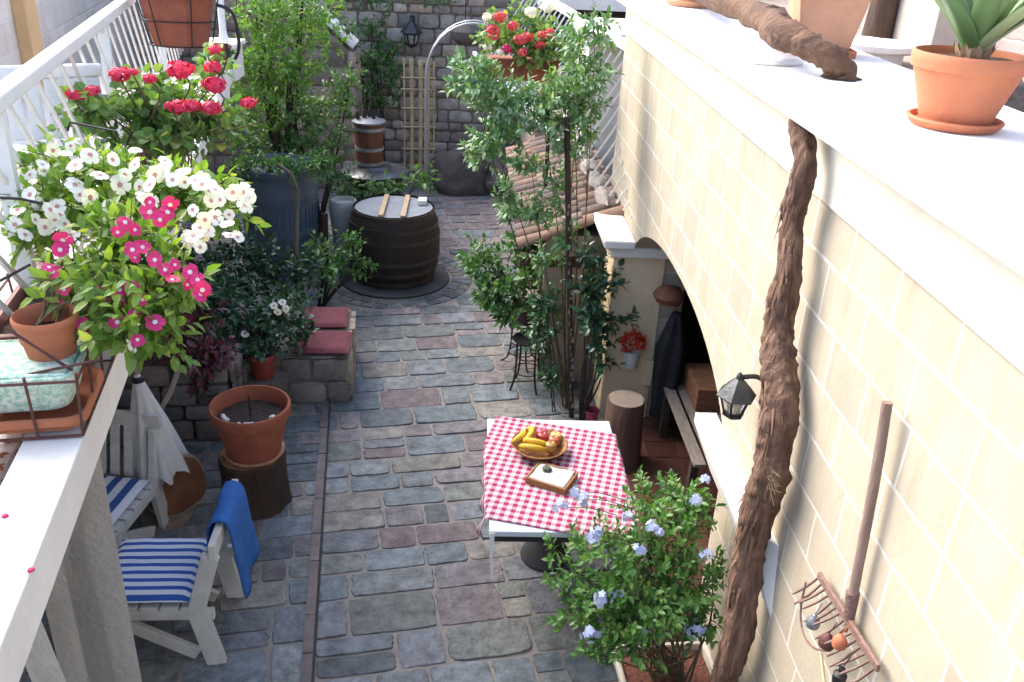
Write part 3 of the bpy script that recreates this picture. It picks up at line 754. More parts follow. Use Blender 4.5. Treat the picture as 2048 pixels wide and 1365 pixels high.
wv, rr = petal_plant('white_vinca', 'white flowers with pink eyes spilling along the ledge behind the magenta ones', 'potted plant', wp0, .11, .16, TERRA,
    [(Py(120,400,3.1),(.17,.14,.09),52), (Py(240,380,3.15),(.2,.16,.10),64), (Py(360,390,3.15),(.16,.14,.09),52), (Py(440,420,3.1),(.10,.1,.09),24), (Py(90,470,2.95),(.12,.1,.08),22), (Py(180,330,3.3),(.16,.14,.06),22),(Py(110,330,3.2),(.05,.06,.1),10)], L_VINCA, 32, .052, .026, nst=1, stem_base=wp0+Vector((0,0,.12)))
wh = [(85,330),(130,310),(160,390),(180,395),(110,440),(130,450),(90,455),(120,430),(205,425),(240,370),(200,350),(290,395),(300,405),(225,320),(270,330),(345,360),(370,365),(390,360),(420,380),(430,380),(465,385),(485,385),(497,395),(480,380),(385,420),(410,440),(400,455),(385,470),(430,435),(440,400),(475,475),(460,470),(455,450),(400,495),(30,450),(50,470),(70,440),(100,420),(150,370),(60,390),(180,310),(60,350),(35,420),(330,330),(310,350),(150,330),(250,350),(140,470),(405,370),(490,410),(300,370),(270,300)]
for i, (px, py) in enumerate(wh):
    y = 2.78+(480-py)/180*.26+rr.uniform(-.04,.03); p = Py(px,py,y)
    flower(wv, p, TOCAM(p)+Vector((0,0,.4))+rdir(rr,0)*.85, rr.uniform(.022,.035), [P_WHITE, P_PEYE], rr)
for k in range(26):
    px, py = rr.choice(wh); px += rr.uniform(-26,26); py += rr.uniform(-24,24); p = Py(px,py,2.80+(480-py)/180*.26+rr.uniform(0,.06)); flower(wv, p, TOCAM(p)+Vector((0,0,.4))+rdir(rr,0)*1.0, rr.uniform(.02,.033), [P_WHITE, P_PEYE], rr)
gk = basket('wire_basket', 'dark iron basket of the red geranium box farther along the ledge', 1.75,2.95, -.01,.24, 2.152, .16, BLACKI)
for pp in (((135,262),(140,245),(232,263),(228,310)), ((0,396),(40,398),(85,408)), ((0,562),(60,530)), ((265,262),(245,310))):
    b = MB(); b.tube([Py(x,y,3.5) if y < 350 else Py(x,y,2.75) for x, y in pp], .005, 6); b.build('hook', BLACKI, gk, smooth=True)
trough('geranium_box', 'rust coloured oblong box of soil under the red geraniums', 1.78,2.92, .01,.22, 2.16, .17, TERRADK)
gp = LP(2.4,.11,2.3)
gv, rr = petal_plant('red_geranium', 'red geraniums with pale green leaves in the rust coloured box on the ledge', 'plant', gp, 0, .0, TERRA,
    [(Py(200,225,4.3),(.13,.2,.10),34), (Py(290,230,4.5),(.18,.2,.16),62), (Py(380,240,4.5),(.16,.2,.16),56), (Py(440,250,4.6),(.1,.16,.12),24), (Py(340,280,4.4),(.14,.16,.10),36), (Py(300,180,4.6),(.14,.16,.06),20), (Py(430,150,4.7),(.06,.1,.08),10)], L_GER, 33, .05, .05, stem_base=gp, nst=5, sprig=6)
for (px, py, r) in [(150,188,.05),(185,182,.04),(240,150,.055),(300,158,.035),(360,140,.07),(425,135,.045),(428,170,.065),(430,100,.035),(362,215,.06),(385,212,.045),(422,216,.055),(497,207,.045),(265,145,.03),(340,212,.03)]:
    p = Py(px,py,4.25+rr.uniform(-.05,.1)); head(gv, p, r*.82, P_RED, rr, 50, flat=.6)
    b = MB(); b.tube(smoothpath([p-Vector((0,0,r*.3)), p+Vector((.02,.03,-.1)), gp+Vector((rr.uniform(-.1,.1),rr.uniform(-.2,.2),.1))],None,4), .004, 5); b.build('flower_stalk', STEM, gv)
# dry grass hanging from that box
b = MB(); rr = random.Random(6)
for k in range(60):
    p = Py(rr.uniform(295,400), rr.uniform(295,330), 4.45); q = p+Vector((rr.uniform(-.12,.05), rr.uniform(-.1,.02), rr.uniform(-.16,.06)))
    b.tube(smoothpath([p,(p+q)/2+Vector((0,0,.05)),q],None,3), .0022, 3, cap=False)
b.build('dry_grass', mat('straw', (.45,.38,.2), (.32,.3,.14), 9, .8), gv)
# terracotta trough in a wire holder hung on the railing
hb = thing('hanging_planter', 'terracotta planter with flat sides hung on the white railing at the top of the picture', 'planter', Py(360,75,6.0))
c = Py(358,40,6.0); b = MB(); vs = []; 
for (sc, z) in ((.72,-.16),(1.0,.17),(1.08,.17),(1.08,.22),(1,.22),(.95,.15)):
    for k in range(8):
        a = 2*math.pi*(k+.5)/8; vs.append((c.x+.24*sc*math.cos(a), c.y+.15*sc*math.sin(a), c.z+z))
fs = [tuple(range(8))[::-1]]+[(j*8+k, j*8+(k+1)%8, (j+1)*8+(k+1)%8, (j+1)*8+k) for j in range(5) for k in range(8)]+[tuple(40+k for k in range(8))]
b.add(vs, fs); b.build('pot', TERRADK, hb, bevel=.004)
b = MB()
for dz, sc in ((-.15,.80),(0,.92),(.14,1.04)):
    pp = [Vector((c.x+.24*sc*1.03*math.cos(2*math.pi*k/16), c.y+.15*sc*1.05*math.sin(2*math.pi*k/16), c.z+dz)) for k in range(17)]; b.tube(pp, .005, 5)
for k in range(6):
    a = 2*math.pi*k/6; b.tube([Vector((c.x+.24*.8*math.cos(a), c.y+.15*.82*math.sin(a), c.z-.15)), Vector((c.x+.26*math.cos(a), c.y+.17*math.sin(a), c.z+.16))], .005, 5)
pp = [Vector((c.x+.24,c.y,c.z+.1)), Vector((c.x+.34,c.y,c.z+.05)), Vector((c.x+.36,c.y,c.z-.15)), Vector((c.x+.30,c.y,c.z-.25)), Vector((c.x+.28,c.y,c.z-.13))]; b.tube(smoothpath(pp,None,5), .012, 6)
b.build('wire_holder', BLACKI, hb, smooth=True)
f = MB(); rr = random.Random(2); foliage(f, None, [(c+Vector((0,0,.28)),(.22,.14,.06),24)], rr, .05,.03, 6, 'oval'); f.build('foliage', L_MID, hb)
sp0 = Py(440,128,6.6); s2 = thing('small_pot', 'small terracotta pot beside the white bracket post on the ledge', 'pot', sp0)
pot(s2, sp0, .09, .06, .13, TERRADK, rim=.03, rimo=.006, wall_=.008); 
f = MB(); foliage(f, None, [(sp0+Vector((0,0,.0)),(.12,.06,.05),16)], rr, .05,.025, 6, 'oval'); f.build('foliage', L_MID, s2)
b = MB(); b.lathe(sp0+Vector((0,0,-.3)), [(.05,0),(.05,.28),(.1,.30)], 12); b.build('pedestal', WHITEP, s2)

# ------------------------------------------------------------------ TABLE WITH GINGHAM CLOTH
tb = thing('garden_table', 'white topped garden table under the red checked cloth', 'table', (.53,4.18,0))
b = MB(); b.box((.15,3.63,.71),(.915,4.74,.745)); b.build('tabletop', mat('pale_table_top', (.60,.66,.70), (.52,.58,.62), 4, .6), tb, bevel=.006)
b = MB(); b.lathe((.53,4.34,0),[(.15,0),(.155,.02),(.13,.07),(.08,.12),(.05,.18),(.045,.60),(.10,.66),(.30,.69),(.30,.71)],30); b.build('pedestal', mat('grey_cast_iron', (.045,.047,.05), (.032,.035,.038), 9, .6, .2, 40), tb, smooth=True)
b = MB(); b.box((.17,3.65,.665),(.895,3.68,.709)); b.box((.17,4.69,.665),(.895,4.72,.709)); b.box((.17,3.68,.665),(.2,4.69,.709)); b.box((.865,3.68,.665),(.895,4.69,.709)); b.build('apron', BLACKI, tb)
b = MB(); vs, st_, fs = [], [], []; NX, NY = 44, 48; CA = R_(-15); cx, cy = .589, 4.137; WX, WY = 1.05, 1.02
for j in range(NY+1):
    for i in range(NX+1):
        u, v = (i/NX-.5)*WX, (j/NY-.5)*WY
        x, y = cx+u*math.cos(CA)-v*math.sin(CA), cy+u*math.sin(CA)+v*math.cos(CA)
        qx, qy = min(max(x,.146),.919), min(max(y,3.626),4.744)
        ox, oy = x-qx, y-qy; d = math.hypot(ox, oy); z = .750+.003*noise.noise(Vector((x*7,y*7,0)))+.0035*max(0,1-abs(x+.35*y-2.0)/.03)+.0035*max(0,1-abs(y-.25*x-4.02)/.03)
        if d > 0:
            n_ = Vector((ox,oy,0)).normalized(); fold = .014+.035*d/.15*(1+math.sin((x+y)*30))*.5
            px_, py_ = qx+n_.x*min(d,fold), qy+n_.y*min(d,fold); z -= max(0, d-.008)
        else: px_, py_ = x, y
        vs.append((px_,py_,z)); st_.append((u+5, v+5, 0))
for j in range(NY):
    for i in range(NX): a = j*(NX+1)+i; fs.append((a,a+1,a+NX+2,a+NX+1))
b.add(vs, fs, 0, None, st_)
o = b.build('tablecloth', gingham_mat('gingham', (.29,.005,.065), (.56,.50,.55), .050), smooth='all'); so2 = o.modifiers.new('thick','SOLIDIFY'); so2.thickness = .002; so2.offset = 1
tag(o, 'red and white checked tablecloth laid askew over the garden table', 'tablecloth')
b = MB(); p = Vector((.16,3.625,.70)); vs = []
b.add([(.150,3.622,.74),(.178,3.620,.74),(.172,3.616,.6),(.182,3.612,.46),(.170,3.612,.44),(.158,3.617,.6)], [(0,5,2,1),(5,4,3,2)])
o = b.build('cloth_tie', CHALK); tag(o, 'white cloth tie dangling from the front corner of the garden table', 'ribbon')
o.modifiers.new('thick','SOLIDIFY').thickness = .003
# fruit bowl
bc = Pz(1078,905,.752); fb = thing('fruit_basket', 'round woven basket of bananas and red apples on the checked cloth', 'basket', bc)
b = MB(); b.lathe(bc, [(.09,.0),(.10,.004),(.135,.03),(.158,.06),(.166,.064),(.160,.068),(.15,.06),(.12,.025),(.0,.012)], 40); b.build('bowl', mat('woven_cane', (.42,.20,.07), (.28,.12,.05), 40, .7, .8, 70), fb, smooth=True)
YEL = mat('banana_skin', (.72,.47,.04), (.62,.36,.03), 12, .5)
def banana(c, a, tilt=0, L=.17, nm=None):
    pts, rd = [], []
    for k in range(11):
        t = k/10-.5; p = Vector((math.cos(a)*L*t, math.sin(a)*L*t, -.6*L*t*t*1.2)) + Vector((-math.sin(a),math.cos(a),0))*(.5*L*t*t*2)
        pts.append(Vector(c)+p); rd.append(.019*(1-abs(2*t)**4*.75))
    b = MB(); b.tube(pts, rd, 7); o = b.build('banana', YEL, smooth='all'); tag(o, nm, 'banana', 'bananas in the fruit basket'); return o
banana(bc+Vector((-.05,-.08,.085)), R_(-12), nm='banana lying along the front rim of the fruit basket')
banana(bc+Vector((-.04,-.04,.10)), R_(-18), nm='banana lying second from the front rim of the fruit basket')
banana(bc+Vector((-.10,.03,.10)), R_(62), L=.15, nm='short banana pointing away at the left side of the fruit basket')
banana(bc+Vector((-.045,.04,.115)), R_(80), L=.16, nm='banana standing up in the middle of the fruit basket')
for dx, dy, dz, m_, nm in ((.02,.05,.07,(.38,.05,.05),'dark red apple at the back of the fruit basket'), (.085,.02,.065,(.42,.12,.06),'red apple at the right side of the fruit basket'), (.06,-.05,.07,(.34,.20,.06),'russet apple near the front right of the fruit basket'), (.10,.07,.06,(.55,.42,.12),'yellow apple at the far right of the fruit basket'),(.02,.11,.06,(.45,.07,.12),'pink red apple at the far rim of the fruit basket')):
    b = MB(); r = .037; c = bc+Vector((dx,dy,dz)); b.lathe(c, [(.006,-r*.8),(r*.6,-r*.82),(r*.95,-r*.3),(r,.1*r),(r*.8,r*.65),(r*.4,r*.85),(.004,r*.68)], 18)
    b.tube([c+Vector((0,0,r*.6)), c+Vector((.004,.002,r*1.15))], .0018, 4, mi=1)
    o = b.build('apple', [mat('apple_%.2f' % m_[0], m_, tuple(x*1.25 for x in m_), 30, .35), STEM], smooth=True); tag(o, nm, 'apple', 'apples in the fruit basket')
# wooden board with a folded white napkin
nc = Pz(1103,962,.752); M = Mrot(nc, R_(-28)); bd = thing('serving_tray', 'small square wooden tray on the checked cloth in front of the fruit basket', 'tray', nc)
b = MB(); b.box((-.12,-.095,.0),(.12,.095,.016),M=M)
for q in (((-.12,-.095,.016),(.12,-.083,.04)),((-.12,.083,.016),(.12,.095,.04)),((-.12,-.083,.016),(-.108,.083,.04)),((.108,-.083,.016),(.12,.083,.04))): b.box(*q, M=M)
b.build('tray', mat('tray_wood', (.36,.17,.06), (.26,.12,.045), 20, .6, .2, stretch=(1,8,1)), bd, bevel=.003)
b = MB(); vs, fs = [], []
for j in range(9):
    for i in range(9):
        u, v = (i/8-.5)*.205, (j/8-.5)*.155; vs.append(M @ Vector((u,v,.037+.006*noise.noise(Vector((u*20,v*20,1)))+.035*max(0,(u+v)/.2-.3)**2)))
for j in range(8):
    for i in range(8): a = j*9+i; fs.append((a,a+1,a+10,a+9))
b.add(vs, fs); o = b.build('napkin', CHALK, smooth='all'); o.modifiers.new('thick','SOLIDIFY').thickness = .004; tag(o, 'white paper napkin lying in the small wooden tray', 'napkin')
b = MB(); b.lathe(M@Vector((-.045,.03,.041)), [(.026,0),(.03,.006),(.022,.016),(.0,.018)], 14, wob=.3); o = b.build('olive_dish', mat('olive_green', (.10,.11,.06), (.05,.06,.04), 60, .4)); tag(o, 'tiny dark olive green dish sitting on the white napkin', 'dish')

# ------------------------------------------------------------------ CHAIRS UNDER THE BALCONY
STR = stripe_mat('blue_stripe', (.03,.10,.40), (.72,.74,.78), .058, 0, .45)
def chair(label, M, group):
    t = thing('garden_chair', label, 'chair', M.to_translation(), group)
    b = MB()
    for i in range(5): b.box((-.24+i*.1,-.26,.36),(-.24+i*.1+.085,.26,.385), M=M)
    b.build('seat', WOODW, t, bevel=.004)
    for sy in (-1, 1):
        y = sy*.245
        b = MB(); b.bar(M@Vector((.30,y,0)), M@Vector((.235,y,.36)), .035,.10, up=(M.to_3x3()@Vector((1,0,0)))); b.build('leg', WOODW, t, bevel=.004)
        b = MB(); b.bar(M@Vector((-.25,y+sy*-.0,0)), M@Vector((-.21,y,.36)), .035,.09, up=(M.to_3x3()@Vector((1,0,0)))); b.build('leg', WOODW, t, bevel=.004)
        b = MB(); b.bar(M@Vector((-.26,y,.335)), M@Vector((.32,y,.335)), .032,.06); b.build('side_rail', WOODW, t, bevel=.004)
        b = MB(); b.bar(M@Vector((-.22,y-sy*.036,.29)), M@Vector((.2,y-sy*.036,.03)), .03,.07); b.build('brace', WOODW, t, bevel=.004)
        b = MB(); b.bar(M@Vector((.235,y,.362)), M@Vector((.335,y,.70)), .04,.085, up=(M.to_3x3()@Vector((1,0,0)))); b.build('back_post', WOODW, t, bevel=.004)
    for i in range(5):
        y = -.17+i*.085; b = MB(); b.bar(M@Vector((.245,y,.40)), M@Vector((.335,y,.71)), .055,.018, up=(M.to_3x3()@Vector((1,0,0)))); b.build('back_slat', WOODW, t, bevel=.003)
    b = MB(); b.bar(M@Vector((.352,-.28,.74)), M@Vector((.352,.28,.74)), .035,.09); b.build('top_rail', WOODW, t, bevel=.004)
    return t
def cushion(name, label, M, x0, x1, y0, y1, z, th, axis, m, group):
    b = MB(); vs, st_, fs = [], [], []; N = 16
    for s in (1, -1):
        for j in range(N+1):
            for i in range(N+1):
                u, v = i/N*2-1, j/N*2-1; e = max(0, 1-abs(u)**6)*max(0, 1-abs(v)**6)
                x = (x0+x1)/2+u*(x1-x0)/2; y = (y0+y1)/2+v*(y1-y0)/2
                h = s*th/2*(e**.35) + .004*noise.noise(Vector((x*11,y*11,s)))
                vs.append(M@Vector((x,y,z+th/2+h))); st_.append((y+5 if axis == 'y' else x+5, 0, 0))
    W_ = N+1
    for s in (0, 1):
        o_ = s*W_*W_
        for j in range(N):
            for i in range(N):
                a = o_+j*W_+i; q = (a,a+1,a+W_+1,a+W_); fs.append(q if s == 0 else q[::-1])
    b.add(vs, fs, 0, None, st_); o = b.build(name, m, smooth='all'); return tag(o, label, 'cushion', group)
M1 = Mrot((-1.55,3.70,0), R_(2)); chair('white wooden garden chair with a blue towel over its back beside the plaster pillar', M1, 'white garden chairs under the balcony')
cushion('seat_cushion', 'blue and white striped cushion on the chair with the blue towel', M1, -.27,.2,-.25,.25,.386,.055,'y',STR,'striped seat cushions')
M2 = Mrot((-2.13,4.32,0), R_(82)); chair('white wooden garden chair beside the folded white parasol', M2, 'white garden chairs under the balcony')
cushion('seat_cushion', 'blue and white striped cushion on the chair beside the folded parasol', M2, -.27,.2,-.24,.26,.386,.06,'y',stripe_mat('blue_stripe_wide', (.025,.075,.24), (.6,.62,.66), .10, 0, .5),'striped seat cushions')
# blue towel folded over the back of the near chair
b = MB(); vs, fs = [], []; N1, N2 = 26, 14
for j in range(N1+1):
    t = j/N1
    for i in range(N2+1):
        v = i/N2; y = -.12+v*.34
        if t < .28: q = Vector((.305-.02*(1-t/.28), y,   .50+t/.28*.27))
        elif t < .40:
            a = (t-.28)/.12*math.pi; q = Vector((.352-.036*math.cos(a)-.0, y, .786+.02*math.sin(a)))
        else:
            s = (t-.40)/.60; q = Vector((.39+.055*s**.7+.014*math.sin(v*9)*s, y-.06*s+.05*s*s, .785-.46*s*(1-.12*v)))
        q.x += .008*noise.noise(Vector((y*9, t*5, 0))); vs.append(M1@q)
for j in range(N1):
    for i in range(N2): a = j*(N2+1)+i; fs.append((a,a+1,a+N2+2,a+N2+1))
b.add(vs, fs); o = b.build('beach_towel', mat('blue_towel', (.035,.14,.42), (.025,.11,.36), 14, .95, .5, 120), smooth='all'); o.modifiers.new('thick','SOLIDIFY').thickness = .012
tag(o, 'plain blue towel hanging over the back of the near white chair', 'towel')
# folded parasol
a0 = Vector((-1.94,4.72,1.02)); ps = thing('folded_parasol', 'folded white parasol with a dark strap standing under the balcony', 'parasol', (a0.x,a0.y,0))
b = MB(); vs, fs = [], []; NZ, NA = 16, 40
for j in range(NZ+1):
    t = j/NZ; r = .012+.155*t**.85
    for k in range(NA):
        a = 2*math.pi*k/NA; rr_ = r*(1+.22*math.cos(8*a+t*1.5)*min(1,t*2)); vs.append((a0.x+.06*t+rr_*math.cos(a), a0.y-.03*t+rr_*math.sin(a), a0.z-.66*t-.03*math.cos(8*a)*t))
for j in range(NZ):
    for k in range(NA): k2=(k+1)%NA; fs.append((j*NA+k,(j+1)*NA+k,(j+1)*NA+k2,j*NA+k2))
b.add(vs, fs); b.build('canopy', mat('parasol_cloth', (.62,.60,.57), (.55,.53,.50), 6, .9), ps, smooth='all')
b = MB(); b.tube([a0+Vector((0,0,.10)), a0, Vector((a0.x+.06,a0.y-.03,.3)), Vector((a0.x+.07,a0.y-.035,.03))], .016, 10); b.lathe((a0.x+.07,a0.y-.035,0),[(.16,0),(.16,.03),(.03,.045)],18); b.build('pole', LOGW, ps, smooth=True)
b = MB(); b.lathe((a0.x+.004,a0.y,a0.z-.05),[(.026,-.02),(.036,-.01),(.036,.015),(.026,.025)],12); b.build('strap', BLACKI, ps, smooth=True)
# logs
b = MB(); ax = Vector((.62,-.72,.16)).normalized(); c = Vector((-1.88,4.78,.22)); q0, q1 = c-ax*.28, c+ax*.16; b.tube([q0,q0.lerp(q1,.5),q1-ax*.012,q1],[.2,.21,.205,.19],26,cap=True,rough=.12,seed=3)
for i, f_ in enumerate(b.f):
    if len(f_) > 4: b.mi[i] = 1
o = b.build('log_block', [LOGW, mat('orange_heartwood', (.20,.09,.04), (.12,.045,.022), 7, .8, .3, 30, stretch=(1,1,1), c3=(.26,.13,.07))], smooth=True); tag(o, 'short thick log lying with its orange cut end towards the yard', 'log')
lg = thing('log_stump', 'dark bark log standing under the big terracotta pot', 'log', (-1.35,4.86,0))
b = MB(); b.lathe((-1.35,4.86,0),[(.225,0),(.215,.03),(.205,.2),(.21,.36),(.2,.372)],30,wob=.10); b.build('trunk', mat('stump_bark', (.07,.035,.022), (.035,.022,.017), 7, .9, .8, 22, stretch=(1,1,.25)), lg, smooth=True)
b = MB(); b.lathe((-1.35,4.86,.373),[(.198,0),(.001,.001)],30,wob=.1); b.build('cut_face', LOGC, lg)
bp0 = thing('big_flower_pot', 'large empty terracotta flower pot standing on a dark log', 'flower pot', (-1.33,4.86,.376))
pot(bp0, (-1.33,4.86,.385), .25, .165, .355, TERRADK, rim=.075, rimo=.022, wall_=.02, soil=.10)
b = MB(); b.lathe((-1.33,4.86,.376),[(.155,0),(.185,.012),(.192,.03),(.18,.03),(.15,.012)],32); b.build('saucer', TERRAPALE, bp0, smooth=True)
b = MB(); b.tube([(-1.33,4.86,.62),(-1.335,4.865,.80)],.007,5); b.build('dead_stem', STEMDK, bp0)
b = MB(); rr = random.Random(9)
for k in range(9): a = rr.uniform(3.6,6.1); b.lathe((-1.33+.17*math.cos(a),4.86+.17*math.sin(a),.69),[(.004,-.01),(.018,0),(.012,.012),(0,.014)],7,wob=.6)
b.build('pebbles', CHALK, bp0)
# ------------------------------------------------------------------ BARREL
br_ = thing('wine_barrel', 'big dark oak wine barrel with two wooden battens across its grey lid', 'barrel', BAR)
def barrel(parent, c, r0, rm, h, nst=26, m=OAK):
    b = MB(); vs, fs = [], []; NZ = 12; N = nst*4
    for j in range(NZ+1):
        t = j/NZ; r = r0+(rm-r0)*(1-(2*t-1)**2)
        for k in range(N):
            a = 2*math.pi*k/N; gq = .988 if k % 4 == 0 else 1.0
            vs.append((c[0]+r*gq*math.cos(a), c[1]+r*gq*math.sin(a), c[2]+h*t))
    for j in range(NZ):
        for k in range(N): k2=(k+1)%N; fs.append((j*N+k,j*N+k2,(j+1)*N+k2,(j+1)*N+k))
    b.add(vs, fs); b.build('staves', m, parent, smooth=True, angle=60)
    for t in (.05,.2,.36,.64,.8,.955):
        b = MB(); z = c[2]+h*t; r = r0+(rm-r0)*(1-(2*t-1)**2); hw = .022
        b.lathe((c[0],c[1],z),[(r+.0005,-hw),(r+.007,-hw),(r+.007,hw),(r+.0005,hw)],56,cap=False); b.build('hoop', mat('dark_hoop', (.04,.037,.037), (.07,.05,.04), 12, .55, .2, 40, metal=.5), parent, smooth=True)
barrel(br_, (BAR.x,BAR.y,.035), .405, .475, .76)
b = MB(); b.lathe((BAR.x,BAR.y,.765),[(.398,0),(.398,.012),(.2,.014),(0,.015)],44); b.build('lid', mat('weathered_lid', (.29,.31,.33), (.18,.19,.20), 6, .55, .3, 30, stretch=(1,8,1)), br_, smooth=True)
for dx in (-.10,.12):
    b = MB(); b.box((BAR.x+dx-.025,BAR.y-.37,.785),(BAR.x+dx+.025,BAR.y+.34,.812)); b.build('batten', mat('batten_wood', (.50,.37,.22), (.40,.28,.17), 10, .8), br_, bevel=.004)
b = MB(); b.box((BAR.x+.24,BAR.y+.08,.783),(BAR.x+.33,BAR.y+.22,.83),); o = b.build('paper_card', CHALK, bevel=.006); tag(o, 'small white box lying on the lid of the big barrel', 'box')
b = MB(); b.lathe((BAR.x,BAR.y,0),[(.58,0),(.58,.02),(.56,.032),(.0,.034)],56); o = b.build('slate_disc', mat('dark_slate', (.05,.052,.055), (.035,.036,.038), 9, .6, .3, 40), smooth=True); tag(o, 'round dark slate disc under the big wine barrel', 'disc')
# small grey jug beside the barrel
jp = thing('grey_jug', 'pale grey ceramic jar at the left side of the big barrel', 'jar', (-1.32,9.15,0)); 
b = MB(); b.lathe((-1.32,9.15,.0),[(.10,0),(.12,.1),(.13,.35),(.15,.55),(.16,.68),(.13,.74),(.12,.74),(.11,.7)],26); b.build('body', mat('grey_glaze', (.36,.36,.34), (.26,.26,.25), 5, .4), jp, smooth=True)
# still with an amber bucket on top
st0 = Vector((-1.14,10.6,0)); sl_ = thing('copper_still', 'round dark drum with an amber wooden bucket and grey lid on top behind the barrel', 'still', st0)
b = MB(); b.lathe(st0,[(.30,0),(.33,.04),(.33,.58),(.37,.60),(.37,.64)],36); b.build('drum', mat('sooty_metal', (.025,.025,.03), (.04,.035,.035), 9, .5, metal=.4), sl_, smooth=True)
b = MB(); b.lathe(st0+Vector((0,0,.641)),[(.39,0),(.40,.02),(.38,.035),(.2,.07),(.18,.10)],36); b.build('drum_lid', mat('dark_zinc', (.13,.135,.15), (.08,.085,.095), 8, .35, .1, 30, metal=.5), sl_, smooth=True)
bx = st0+Vector((-.06,0,.74)); b = MB(); b.lathe(bx,[(.155,0),(.165,.05),(.16,.22),(.185,.5)],32); b.build('bucket', mat('amber_wood', (.15,.06,.028), (.08,.035,.018), 6, .5, .4, 20, stretch=(3,3,.4)), sl_, smooth=True)
b = MB()
for z, r in ((.03,.163),(.2,.163),(.44,.183)): b = MB(); b.lathe(bx+Vector((0,0,z)),[(r,-.018),(r+.008,-.018),(r+.008,.018),(r,.018)],32,cap=False); b.build('band', ZINC, sl_, smooth=True)
b = MB(); b.lathe(bx+Vector((0,0,.501)),[(.20,0),(.20,.02),(.12,.05),(.0,.055)],32); b.build('bucket_lid', mat('mid_zinc', (.22,.23,.25), (.16,.17,.19), 8, .4, metal=.5), sl_, smooth=True)
b = MB()
for dx, dy in ((-.12,-.05),(0,.06),(.06,-.02),(.11,.06),(-.05,0)): b = MB(); b.lathe(bx+Vector((dx,dy,.55)),[(.022,-.03),(.024,.05),(.014,.07),(.014,.09),(.0,.09)],10); b.build('knob', BLACKI, sl_, smooth=True)
# water tank
wt = thing('water_tank', 'large blue grey ribbed plastic water butt behind the dark bushes', 'water butt', (-1.97,9.05,0))
TANK = mat('bluegrey_plastic', (.10,.135,.175), (.075,.10,.135), 4, .5, .1)
prof = [(.34,0)]
for k in range(24):
    t = k/23; prof.append((.345+.05*t+(.012 if k in (9,10,18) else 0), .02+1.05*t))
prof += [(.42,1.08),(.42,1.13),(.39,1.14),(.37,1.1),(.0,1.09)]
b = MB(); b.lathe((-1.97,9.05,0), prof, 44); b.build('body', TANK, wt, smooth=True)
b = MB()
for k in range(40):
    a = 2*math.pi*k/40; b.bar((-1.97+.352*math.cos(a),9.05+.352*math.sin(a),.05),(-1.97+.385*math.cos(a),9.05+.385*math.sin(a),.75),.012,.012)
b.build('rib', TANK, wt)
b = MB(); b.bar((-1.48,8.75,0),(-1.46,8.72,.72),.06,.05); o = b.build('dark_plank', STEMDK, bevel=.004); tag(o, 'short dark plank leaning beside the blue grey water butt', 'plank')

# ------------------------------------------------------------------ BENCH WALL WITH RED CUSHIONS, RUBBLE WALL
RUB = attr_mat('rubble_stone', .9, .8, 22, .35, 8)
def rubble(b, a, c, th, z0, z1, rr, pal, sh=.14, sw=.22, zfun=None):
    a, c = Vector(a), Vector(c); d = (c-a).normalized(); n_ = Vector((d.y,-d.x,0)); L = (c-a).length
    z = z0
    while z < z1-.02:
        h = min(rr.uniform(.7,1.3)*sh, z1-z); s = -rr.random()*sw*.5
        while s < L:
            wd = rr.uniform(.6,1.5)*sw; s0, s1 = max(0,s), min(L,s+wd); s += wd
            if s1-s0 < .03: continue
            zt = z+h
            if zfun:
                zz = zfun((s0+s1)/2)
                if z > zz: continue
                zt = min(zt, zz)
                if zt-z < .03: continue
            col = Vector(rr.choice(pal))*rr.uniform(.75,1.25); o_ = rr.uniform(-.012,.022); gp_ = rr.uniform(.004,.010)
            N = 12; ring0, ring1, ring2 = [], [], []; e = rr.uniform(4,10); sd = rr.random()*40
            cs, cz, hw, hh = (s0+s1)/2, (z+zt)/2, (s1-s0)/2-gp_, (zt-z)/2-gp_
            for k in range(N):
                t = 2*math.pi*(k+.5)/N; ca, sa = math.cos(t), math.sin(t); r = (abs(ca)**e+abs(sa)**e)**(-1/e)*(1+.08*noise.noise(Vector((ca*2+sd,sa*2,sd))))
                ring0.append(a+d*(cs+ca*r*hw)+Vector((0,0,cz+sa*r*hh))+n_*-.03)
                ring1.append(a+d*(cs+ca*r*hw*.97)+Vector((0,0,cz+sa*r*hh*.97))+n_*(o_+.008))
                ring2.append(a+d*(cs+ca*r*hw*.86)+Vector((0,0,cz+sa*r*hh*.86))+n_*(o_+.014))
            fs = [tuple(2*N+k for k in range(N))]
            for k in range(N): k2=(k+1)%N; fs += [(k,k2,N+k2,N+k),(N+k,N+k2,2*N+k2,2*N+k)]
            b.add(ring0+ring1+ring2, fs, 0, tuple(col))
        z += h
GREYP = [(.20,.18,.165),(.16,.15,.14),(.24,.21,.18),(.18,.15,.13),(.13,.125,.12)]
WARMP = [(.30,.24,.18),(.24,.19,.15),(.36,.29,.22),(.22,.18,.15),(.28,.2,.16)]
MORT = mat('old_mortar', (.26,.22,.18), (.18,.155,.13), 5, .95, .6, 40)
rr = random.Random(40)
bw_ = thing('stone_bench', 'low stone block bench carrying the red cushions', 'bench', (-1.2,6.6,0))
b = MB(); rubble(b, (-1.42,6.14,0),(-.90,6.18,0),.2,0,.42,rr,GREYP,.2,.24); rubble(b, (-.90,6.18,0),(-.98,7.05,0),.2,0,.42,rr,WARMP,.2,.24)
b.build('stones', RUB, bw_, smooth=True, angle=50)
b = MB(); b.add([(-1.46,6.16,-.02),(-.91,6.195,-.02),(-.99,7.05,-.02),(-1.5,7.05,-.02),(-1.46,6.16,.42),(-.91,6.195,.42),(-.99,7.05,.42),(-1.5,7.05,.42)],[(4,5,6,7),(0,1,5,4),(1,2,6,5),(2,3,7,6),(3,0,4,7)]); b.build('core', MORT, bw_)
